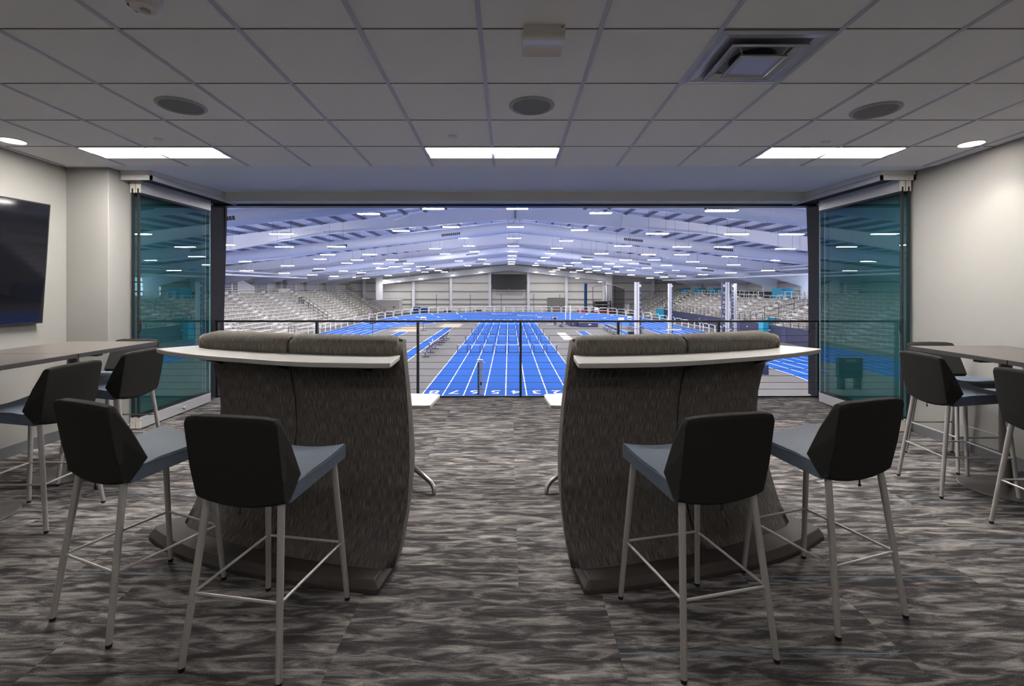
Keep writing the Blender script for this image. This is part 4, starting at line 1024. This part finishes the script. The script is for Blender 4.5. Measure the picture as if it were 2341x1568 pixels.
# white bench tables on the deck
tb0 = empty('deck_table')
MB().box(-.28, .28, -1.9, 1.9, .98, 1.04).build('table_top', M['bench'], tb0, smooth=0)
MB().box(-.95, -.60, -1.9, 1.9, .50, .55).build('bench_seat', M['bench'], tb0, smooth=0)
for y in (-1.5, 0, 1.5):
    MB().box(-.05, .05, y-.05, y+.05, 0, .98).build('leg', M['wrail'], tb0, smooth=0); MB().box(-.82, -.72, y-.05, y+.05, 0, .5).build('leg', M['wrail'], tb0, smooth=0)
ty_ = [61.5, 65.8, 74.5, 79, 86.5, 92, 96.3, 103.8]
for i, y in enumerate(ty_):
    o = tb0 if i == 0 else copy_tree(tb0); o.location = (XD+.95, y, ZD)
    tag(o, 'white bench table on the right upper deck, %s from the opening' % ordn(i), 'table', 'white bench tables on the upper deck')
ch0 = empty('folding_chair')
MB().box(-.22, .22, -.22, .22, .43, .47).build('seat', M['bezel'], ch0, smooth=0)
MB().box(.20, .24, -.22, .22, .55, .92).build('backrest', M['bezel'], ch0, smooth=0)
for sx in (-1, 1):
    for sy in (-1, 1): MB().box(sx*.2-.015, sx*.2+.015, sy*.2-.015, sy*.2+.015, 0, .44 if sx < 0 else .56).build('leg', M['bezel'], ch0, smooth=0)
n_ = 0
for (ya_, yb_) in ((73.2, 77.0), (78, 82), (84, 87.2), (96, 99.3)):
    for row in range(2):
        y = ya_
        while y < yb_:
            o = ch0 if n_ == 0 else copy_tree(ch0); o.location = (XD+1.9+.75*row, y, ZD)
            tag(o, 'black chair among those set out on the right upper deck', 'chair', 'black chairs on the upper deck'); n_ += 1; y += .62
# long pipes under the right roof and the tall side window
for i, (x, z) in enumerate(((31.5, 1.52+2.3), (31.5, 1.52+1.98), (31.5, 1.52+1.35))):
    tag(MB().cyl((x, 14, z), (x, 100, z), .11, n=8).build('roof_pipe', M['steel']), 'long white pipe along the right side of the arena, %s from the top' % ordn(i), 'pipe', 'long white pipes on the right')
for i, z in enumerate((1.52+1.75, 1.52+1.35)):
    tag(MB().cyl((-30.5, 14, z), (-30.5, 74, z), .10, n=8).build('roof_pipe', M['steel']), 'long white pipe along the left side of the arena, %s one' % ('upper' if i == 0 else 'lower'), 'pipe', 'long white pipes on the left')
wn = empty('window_1', (HX1-.02, 67.5, 0)); struct(wn, 'tall daylit window in the right side wall of the arena', 'window')
MB().box(HX1-.04, HX1-.001, 63.5, 71.5, .3, 2.85).build('window_pane', M['daylight'], wn, world=True, smooth=0)
q = MB()
for k in range(7): q.box(HX1-.09, HX1-.041, 63.4+1.35*k, 63.5+1.35*k, .3, 2.85)
for z in (.3, .95, 1.6, 2.25, 2.82): q.box(HX1-.09, HX1-.041, 63.4, 71.6, z-.04, z+.04)
q.build('window_frame', M['steel'], wn, world=True, smooth=0)

# ------------------------------------------------------------------ things on the arena floor
# tall lettered divider posts
def tall_post(x, y, rz, label, s_side):
    r = tag(empty('banner_post', (x, y, HF), rz), label, 'post', 'tall lettered posts')
    h = 6.72
    MB().box(-.15, .21, -.15, .15, 0, h).build('silver_face', M['silverpad'], r, smooth=0)
    MB().box(-.02, .0, -.17, -.151, 0, h).box(.05, .07, -.17, -.151, 0, h).build('groove', M['wire'], r, smooth=0)
    if s_side < 0:
        MB().box(-.36, -.151, -.16, .16, 0, h).build('navy_pad', M['navymat'], r, smooth=0); cx = -.255
    else:
        MB().box(.211, .36, -.16, .16, 0, h).build('navy_pad', M['navymat'], r, smooth=0); cx = .285
    for k, c in enumerate('VIRGINIA BEACH'):
        if c != ' ': text_obj('letter', c, .40 if s_side < 0 else .20, (cx, -.17, h-.95-.40*k), (PI/2, 0, 0), M['line'], r)
    MB().box(cx-.08, cx+.08, -.172, -.161, h-.42, h-.20).build('emblem', M['line'], r, smooth=0)
    return r
for x, y, sd, l in ((10.95, 42, 1, 'tall silver and navy lettered post, leftmost of the four'), (19.85, 60.5, 1, 'tall silver and navy lettered post, second from the left, farther back'),
                (18.65, 42, -1, 'tall silver and navy lettered post with its letters facing the opening, third from the left'), (28.1, 61, -1, 'tall silver and navy lettered post, rightmost of the four')):
    tall_post(x, y, 0, l, sd)
for x, y, i in ((19.85, 60.0, 0), (27.9, 60.4, 1)):
    e = tag(empty('post_clamp', (x, y, HF+1.05)), 'white clamp arm on the %s far lettered post' % ('left' if i == 0 else 'right'), 'clamp')
    MB().box(x-.5, x+1.3*(1-2*i), y-.08, y+.08, HF+1.0, HF+1.18).build('arm', M['wrail'], e, world=True, smooth=0)
# short measuring post near the finish
e = tag(empty('measuring_post', (-1.66, 28.6, HF+.037)), 'white post with black tick marks on the sprint straight between lanes five and six', 'post')
MB().box(-.06, .16, -.1, .1, 0, 1.98).build('post_body', M['line'], e, smooth=0)
MB().box(-.16, -.061, -.08, .08, 0, 1.9).build('scale_strip', M['bezel'], e, smooth=0)
q = MB()
for k in range(24): q.box(-.15, -.11, -.085, -.081, .05+.077*k, .08+.077*k)
q.build('tick_marks', M['line'], e, smooth=0)
MB().box(-.20, .14, -.11, .11, 1.981, 2.03).build('top_cap', M['wrail'], e, smooth=0)
MB().box(.161, .30, -.03, .03, 1.85, 1.89).build('arm', M['wrail'], e, smooth=0)
MB().box(.0, .08, -.13, -.101, .55, .75).build('clip', M['bezel'], e, smooth=0)
# navy team benches
def team_bench(x, y0, y1, label, rz=0):
    L_ = y1-y0; r = tag(empty('team_bench', (x, (y0+y1)/2, HF), rz), label, 'bench', 'navy benches on the arena floor')
    MB().box(-.20, .10, -L_/2, L_/2, .42, .47).build('seat', M['navymat'], r, smooth=0)
    MB().hexa([(.16,-L_/2,.62),(.20,-L_/2,.62),(.20,L_/2,.62),(.16,L_/2,.62),(.22,-L_/2,.86),(.26,-L_/2,.86),(.26,L_/2,.86),(.22,L_/2,.86)]).build('backrest', M['navymat'], r, smooth=0)
    n = max(3, int(L_/1.8))
    for k in range(n):
        y = -L_/2+.4+(L_-.8)*k/(n-1)
        MB().box(-.30, .38, y-.04, y+.04, 0, .06).box(-.03, .03, y-.03, y+.03, .06, .42).box(.12, .17, y-.03, y+.03, .44, .75).build('leg', M['navymat'], r, smooth=0)
team_bench(-7.5, 43.6, 50.4, 'navy bench beside the left runway, nearer the opening')
team_bench(-7.6, 52.6, 60.2, 'navy bench beside the left runway, farther back')
team_bench(14.0, 62.5, 72.0, 'navy bench between the two right runways')
team_bench(18.0, 66, 73.5, 'navy bench beyond the leftmost lettered post')
team_bench(8.3, 76.5, 79.5, 'short navy bench beside the standing person')
e = tag(empty('white_chair', (-8.2, 51.6, HF)), 'small white chair between the navy benches on the left', 'chair')
MB().box(-.2, .2, -.2, .2, .42, .47).build('seat', M['wrail'], e, smooth=0); MB().box(.16, .2, -.2, .2, .5, .82).build('backrest', M['wrail'], e, smooth=0)
for a_ in (-.17, .17):
    for b_ in (-.17, .17): MB().box(a_-.02, a_+.02, b_-.02, b_+.02, 0, .42).build('leg', M['bezel'], e, smooth=0)
# performance boards on stands
def board(x, y, w, h, z, label, fm):
    r = tag(empty('display_board', (x, y, HF)), label, 'display board', 'small display boards on stands')
    MB().box(-w/2, w/2, -.08, .08, z, z+h).build('display', fm, r, smooth=0)
    MB().box(-w/2+.06, w/2-.06, -.085, -.081, z+h*.2, z+h*.45).build('readout', M['bezel'] if fm is not M['bezel'] else M['wire'], r, smooth=0)
    MB().cyl((0, 0, 0), (0, 0, z), .03, n=8).build('pole', M['bezel'], r)
    MB().box(-.5, .5, -.04, .04, 0, .05).box(-.04, .04, -.4, .4, 0, .05).build('stand_base', M['bezel'], r, smooth=0)
board(-16.8, 60.5, .75, .5, 1.75, 'dark display board on a stand beside the nearer sand pit', M['bezel'])
board(-12.3, 70.5, .8, .42, 1.6, 'pale display board on a stand beside the farther sand pit', M['hcase'])
board(14.65, 63.8, .75, .55, 1.75, 'pale display board on a stand right of the short runway', M['hcase'])
board(18.6, 75.5, .6, .5, 1.3, 'pale display board on a stand beside the right inner track edge', M['hcase'])
board(17.0, 95.0, .8, .75, 1.5, 'pale display board on a stand behind the high jump mat', M['hcase'])
e = tag(empty('equipment_case', (16.3, 64.6, HF+.032)), 'flat black case on the floor near the leftmost lettered post', 'case'); MB().box(-.55, .55, -.35, .35, 0, .42).build('body', M['bezel'], e, smooth=0, bevel=.03); MB().tube([(-.2,-.36,.3),(-.18,-.42,.3),(.18,-.42,.3),(.2,-.36,.3)], .02, 6).build('handle', M['bezel'], e)
# scoreboard facing away that is mirrored in the right glass
e = tag(empty('timing_board', (-12.75, 30.2, HF)), 'dark timing board standing on the floor, seen mirrored in the right glass', 'display board')
MB().box(-.72, .72, -.15, .15, .7, 1.95).build('display', M['bezel'], e, smooth=0); text_obj('lettering', 'LYNX', .26, (0, -.16, 1.76), (PI/2, 0, 0), M['line'], e)
for sx in (-.5, .5): MB().box(sx-.05, sx+.05, -.3, .3, 0, .7).build('leg', M['bezel'], e, smooth=0)
e = tag(empty('padded_bollard', (18.5, 35.3, HF)), 'navy padded block on the floor right of the right lounge unit', 'padded block')
MB().lathe([(0, 0), (.20, 0), (.22, .05), (.20, .70), (.12, .76), (0, .76)], n=20).build('pad', M['navymat'], e)
# high jump
e = tag(empty('high_jump_mat', (12.2, 79, HF)), 'large navy high jump landing mat', 'landing mat')
MB().box(9.8-12.2, 11.0-12.2, -.6, 5.8, 0, .66).build('mat_block', M['navymat'], e, smooth=0, bevel=.05)
MB().box(11.03-12.2, 14.0-12.2, -2.2, 5.8, 0, .70).build('mat_block', M['navymat'], e, smooth=0, bevel=.05)
MB().box(.30, .72, -2.215, -2.205, .33, .50).build('badge', M['line'], e, smooth=0); MB().box(-2.0, -1.85, -.615, -.605, .33, .46).build('badge', M['line'], e, smooth=0)
for i, x in enumerate((9.9, 10.7)):
    u = tag(empty('high_jump_upright', (x, 85.3, HF)), '%s white high jump upright behind the navy mat' % ('left' if i == 0 else 'right'), 'upright', 'high jump uprights')
    zz = .0 if x < 9.6 else .70
    MB().box(-.06, .06, -.05, .05, .10, 3.1).build('post', M['wrail'], u, smooth=0); MB().box(-.3, .3, -.25, .25, 0, .10).build('base', M['wrail'], u, smooth=0)
# low trestle by the person
e = tag(empty('trestle_table', (6.7, 86.5, HF)), 'thin-legged trestle table near the far end of the sprint straight', 'table')
MB().box(-.9, .9, -.3, .3, .98, 1.03).build('table_top', M['bezel'], e, smooth=0)
for sx in (-.8, .8): MB().box(sx-.03, sx+.03, -.3, .3, 0, .98).build('leg', M['bezel'], e, smooth=0)
e = tag(empty('start_cart', (-7.9, 87, HF)), 'small grey cart left of the starting blocks', 'cart')
MB().box(-.5, .5, -.3, .3, .2, .5).build('body', M['wire'], e, smooth=0)
for sx in (-.4, .4): MB().cyl((sx, -.32, .16), (sx, -.26, .16), .16, n=12).build('wheel', M['bezel'], e)
# net poles by the end wall
for i, p_ in enumerate((998, 1075, 1146, 1220, 1280)):
    x = (p_-1163)/1120*112
    tag(MB().cyl((x, 112, HF), (x, 112, HF+4.6), .08, n=8).build('net_pole', mat('net_pole_paint', (.22, .23, .32), .5)), 'thin dark net pole before the end wall, %s from the left' % ordn(i), 'pole', 'thin net poles')
# video board
e = tag(empty('video_board', (0.05, 124.6, 2.9)), 'large dark video board on the end wall', 'screen')
MB().box(-4.25, 4.3, -.15, .12, -1.95, 1.85).build('frame', M['bezel'], e, smooth=0); MB().box(-4.1, 4.15, -.17, -.151, -1.8, 1.7).build('panel', M['led'], e, smooth=0); MB().box(-.25, .25, -.18, -.171, -1.92, -1.84).build('badge', M['line'], e, smooth=0)
# roller door
struct(MB().box(9.95, 14.4, 125.4, 125.77, HF, HF+3.55).build('door_9', M['greydoor'], smooth=0), 'grey roller door in the end wall', 'door')
# blue pad post, throws cage
e = tag(empty('blue_padded_post', (19.0, 121, HF)), 'tall blue padded post before the end wall', 'post'); MB().box(-.35, .35, -.3, .3, 0, 7.2).build('pad', M['bluepost'], e, smooth=0, bevel=.05); MB().box(-.05, .05, -.31, -.301, 0, 7.1).build('seam', M['navymat'], e, smooth=0)
e = tag(empty('throws_cage', (23, 116, HF)), 'dark netted throws cage with a curved top bar near the end wall', 'throws cage')
arc = [(19.4, 113, 6.3), (20.6, 112.2, 6.7), (22.5, 111.6, 6.8), (24.4, 111.8, 6.6), (26.6, 112.8, 5.9)]
MB().tube([(x, y, HF+z) for x, y, z in arc], .09, 8).build('top_bar', M['wrail'], e, world=True)
MB().grid([[(x, y, HF+.2), (x, y, HF+z)] for x, y, z in arc[2:]]).build('net', M['net'], e, world=True, smooth=0)
MB().grid([[(x, y, HF+.2), (x, y, HF+z)] for x, y, z in ((24.4, 111.8, 6.6), (24.9, 116, 6.6), (26.6, 112.8, 5.9))]).build('net', M['net'], e, world=True, smooth=0)
for x, y, z in (arc[0], arc[2], arc[4]): MB().cyl((x, y, HF), (x, y, HF+z), .07, n=8).build('pole', M['wire'], e, world=True)
# coloured mats and crates along the end wall
for i, (x0, x1, y, h, m_, l) in enumerate(((16.0, 17.9, 114, 1.0, 'orange', 'orange mat stack before the end wall'), (19.3, 20.8, 113.8, .9, 'red', 'dark red mat stack left of the throws cage'), (21.3, 24.0, 114.5, .95, 'red', 'wide dark red mat stack inside the throws cage'), (-22.9, -19.5, 118, 1.5, 'bluepost', 'blue bench stack by the far bend'))):
    e = tag(empty('mat_stack', ((x0+x1)/2, y, HF)), l, 'mats'); w = (x1-x0)/2
    for k in range(3): MB().box(-w, w, -.6, .6, h*k/3+.01, h*(k+1)/3-.01).build('mat', M[m_], e, smooth=0, bevel=.03)
e = tag(empty('storage_rack', (22.7, 119, HF)), 'dark equipment rack before the end wall', 'rack')
for sx in (-2.0, 2.0):
    for sy in (-.4, .4): MB().box(sx-.06, sx+.06, sy-.06, sy+.06, 0, 2.9).build('upright', M['bezel'], e, smooth=0)
for z in (.9, 1.8, 2.7): MB().box(-2.1, 2.1, -.5, .5, z, z+.12).box(-1.7, 1.2, -.4, .4, z-.6, z-.02).build('shelf', M['bezel'], e, smooth=0)
e = tag(empty('white_office_block', (-29.8, 121.3, HF)), 'plain white office block in the far left corner of the arena floor', 'enclosure')
MB().box(-3.4, 3.2, -2.2, 1.0, 0, 3.1).build('walls', M['hwall'], e, smooth=0); MB().box(-3.5, 3.3, -2.3, 1.1, 3.101, 3.2).build('roof_cap', M['steel'], e, smooth=0); MB().box(1.7, 2.1, -2.23, -2.201, 1.2, 1.6).build('notice', M['red'], e, smooth=0)
e = tag(empty('white_cabinet', (27.3, 114, HF)), 'white cabinet at the right of the throws cage', 'cabinet'); MB().box(-.65, .65, -.5, .5, 0, 2.3).build('body', M['hwall'], e, smooth=0); MB().box(-.02, .02, -.52, -.501, .1, 2.2).build('door_gap', M['wire'], e, smooth=0)
for i, (x, y, w, h) in enumerate(((-17.5, 113, 1.4, 1.1), (-14.2, 114, 1.6, .8), (-11.6, 113, 1.0, 1.3), (-7.2, 113.5, 1.8, 1.0), (-4.1, 110, 2.4, .6))):
    e = tag(empty('equipment_trolley', (x, y, HF)), 'small equipment trolley behind the far bend, %s from the left' % ordn(i), 'trolley', 'equipment trolleys behind the far bend')
    MB().box(-w/2, w/2, -.4, .4, .25, .35).box(-w/2, w/2, -.4, .4, h-.3, h).build('shelf', M['sand'] if i % 2 == 0 else M['bezel'], e, smooth=0)
    for sx in (-w/2+.08, w/2-.08): MB().box(sx-.04, sx+.04, -.3, .3, 0, h+.2).build('frame', M['wire'], e, smooth=0)

# ------------------------------------------------------------------ person standing beyond the hurdles
def skin_chain(name, verts, edges, radii, mt, parent, root=0):
    me = bpy.data.meshes.new(name); me.from_pydata(verts, edges, []); o = bpy.data.objects.new(name, me); C.objects.link(o)
    md = o.modifiers.new('skin', 'SKIN'); md.use_smooth_shade = True
    for i, r_ in enumerate(radii): me.skin_vertices[0].data[i].radius = (r_, r_) if isinstance(r_, float) else r_
    me.skin_vertices[0].data[root].use_root = True
    s_ = o.modifiers.new('sub', 'SUBSURF'); s_.levels = 1; s_.render_levels = 1
    me.materials.append(mt); o.parent = parent; return o
p = tag(empty('person', (7.45, 78.9, HF), R(160)), 'person in dark clothes standing by the short navy bench beyond the hurdles', 'person')
vb = [(0,0,.92),(0,0,1.12),(0,.01,1.36),(0,.01,1.46),(0,.0,1.56),(0,-.01,1.64),(-.19,0,1.38),(-.26,-.02,1.12),(-.22,-.18,.98),(.19,0,1.38),(.26,-.02,1.12),(.22,-.18,.98),(-.10,0,.88),(-.12,-.02,.48),(-.12,.02,.07),(.10,0,.88),(.12,-.01,.48),(.13,.02,.07),(-.13,-.12,.035),(.14,-.12,.035)]
eb = [(0,1),(1,2),(2,3),(3,4),(4,5),(2,6),(6,7),(7,8),(2,9),(9,10),(10,11),(0,12),(12,13),(13,14),(0,15),(15,16),(16,17),(14,18),(17,19)]
rb = [(.15,.11),(.13,.10),(.17,.11),.055,(.075,.09),(.07,.08),.065,.045,.034,.065,.045,.034,.09,.062,.042,.09,.062,.042,.032,.032]
for o in (p,):
    body = empty('x') if False else None
me = None
rb2 = [r_ if isinstance(r_, tuple) else (r_, r_) for r_ in rb]
def sk2(name, v, e_, r_, mt):
    me = bpy.data.meshes.new(name); me.from_pydata(v, e_, []); o = bpy.data.objects.new(name, me); C.objects.link(o)
    md = o.modifiers.new('skin', 'SKIN'); md.use_smooth_shade = True
    if not me.skin_vertices: me.attributes
    for i, q_ in enumerate(r_): me.skin_vertices[0].data[i].radius = q_
    me.skin_vertices[0].data[0].use_root = True
    s_ = o.modifiers.new('sub', 'SUBSURF'); s_.levels = 1; s_.render_levels = 1
    me.materials.append(mt); o.parent = p; return o
sk2('body', vb, eb, rb2, M['skin'])
sk2('shirt', [(0,0,.93),(0,0,1.12),(0,.01,1.37),(-.19,0,1.38),(-.235,-.01,1.2),(.19,0,1.38),(.235,-.01,1.2)], [(0,1),(1,2),(2,3),(3,4),(2,5),(5,6)], [(.175,.135),(.155,.125),(.185,.13),(.085,.085),(.075,.075),(.085,.085),(.075,.075)], M['cloth'])
sk2('trousers', [(0,0,.90),(-.10,0,.84),(-.12,-.02,.48),(-.12,.02,.12),(.10,0,.84),(.12,-.01,.48),(.13,.02,.12)], [(0,1),(1,2),(2,3),(0,4),(4,5),(5,6)], [(.165,.13),(.11,.11),(.082,.082),(.065,.065),(.11,.11),(.082,.082),(.065,.065)], M['cloth'])
MB().lathe([(0,1.745),(.05,1.735),(.082,1.69),(.088,1.63),(.07,1.60)], (0, .015, 0), 16).build('hair', M['hair'], p)
hf = MB(); hf.box(-.035, -.022, -.105, -.085, 1.635, 1.645).box(.022, .035, -.105, -.085, 1.635, 1.645).box(-.02, .02, -.10, -.085, 1.575, 1.583); hf.build('face_features', M['hair'], p, smooth=0)

# ------------------------------------------------------------------ lamps of the suite, camera, world
def spot(name, loc, e_, size, col, rad=.05, rot=(0,0,0), blend=.6):
    l = bpy.data.lights.new(name, 'SPOT'); l.energy = e_; l.spot_size = R(size); l.spot_blend = blend; l.color = col; l.shadow_soft_size = rad
    o = bpy.data.objects.new(name, l); C.objects.link(o); o.location = loc; o.rotation_euler = rot; return o
spot('downlight_beam', (3.975, 4.19, zc(4.2)-.02), 24, 92, (1, .90, .78))
spot('downlight_beam', (-4.19, 4.12, zc(4.13)-.02), 28, 92, (1, .90, .78))
spot('downlight_beam', (3.975, 2.2, zc(2.2)-.02), 26, 92, (1, .90, .78))
spot('downlight_beam', (-4.19, 2.2, zc(2.2)-.02), 28, 92, (1, .90, .78))

w = bpy.data.worlds.new('world'); bpy.context.scene.world = w; w.use_nodes = True
w.node_tree.nodes['Background'].inputs[0].default_value = (.50, .56, .70, 1); w.node_tree.nodes['Background'].inputs[1].default_value = .10

cam = bpy.data.cameras.new('camera'); co = bpy.data.objects.new('camera', cam); C.objects.link(co)
co.location = (0, 0, 1.52); co.rotation_euler = (PI/2, 0, 0); cam.sensor_width = 36; cam.lens = 1120/2341*36
cam.shift_x = (1170.5-1163)/2341; cam.shift_y = (656-784)/2341; cam.clip_start = .05; cam.clip_end = 400
bpy.context.scene.camera = co
vs_ = bpy.context.scene.view_settings; vs_.view_transform = 'Standard'; vs_.look = 'None'; vs_.gamma = 1; vs_.use_curve_mapping = False; vs_.exposure = 0.45
cy = bpy.context.scene.cycles; cy.max_bounces = 10; cy.transparent_max_bounces = 16; cy.glossy_bounces = 5; cy.use_denoising = True; cy.sample_clamp_indirect = 6
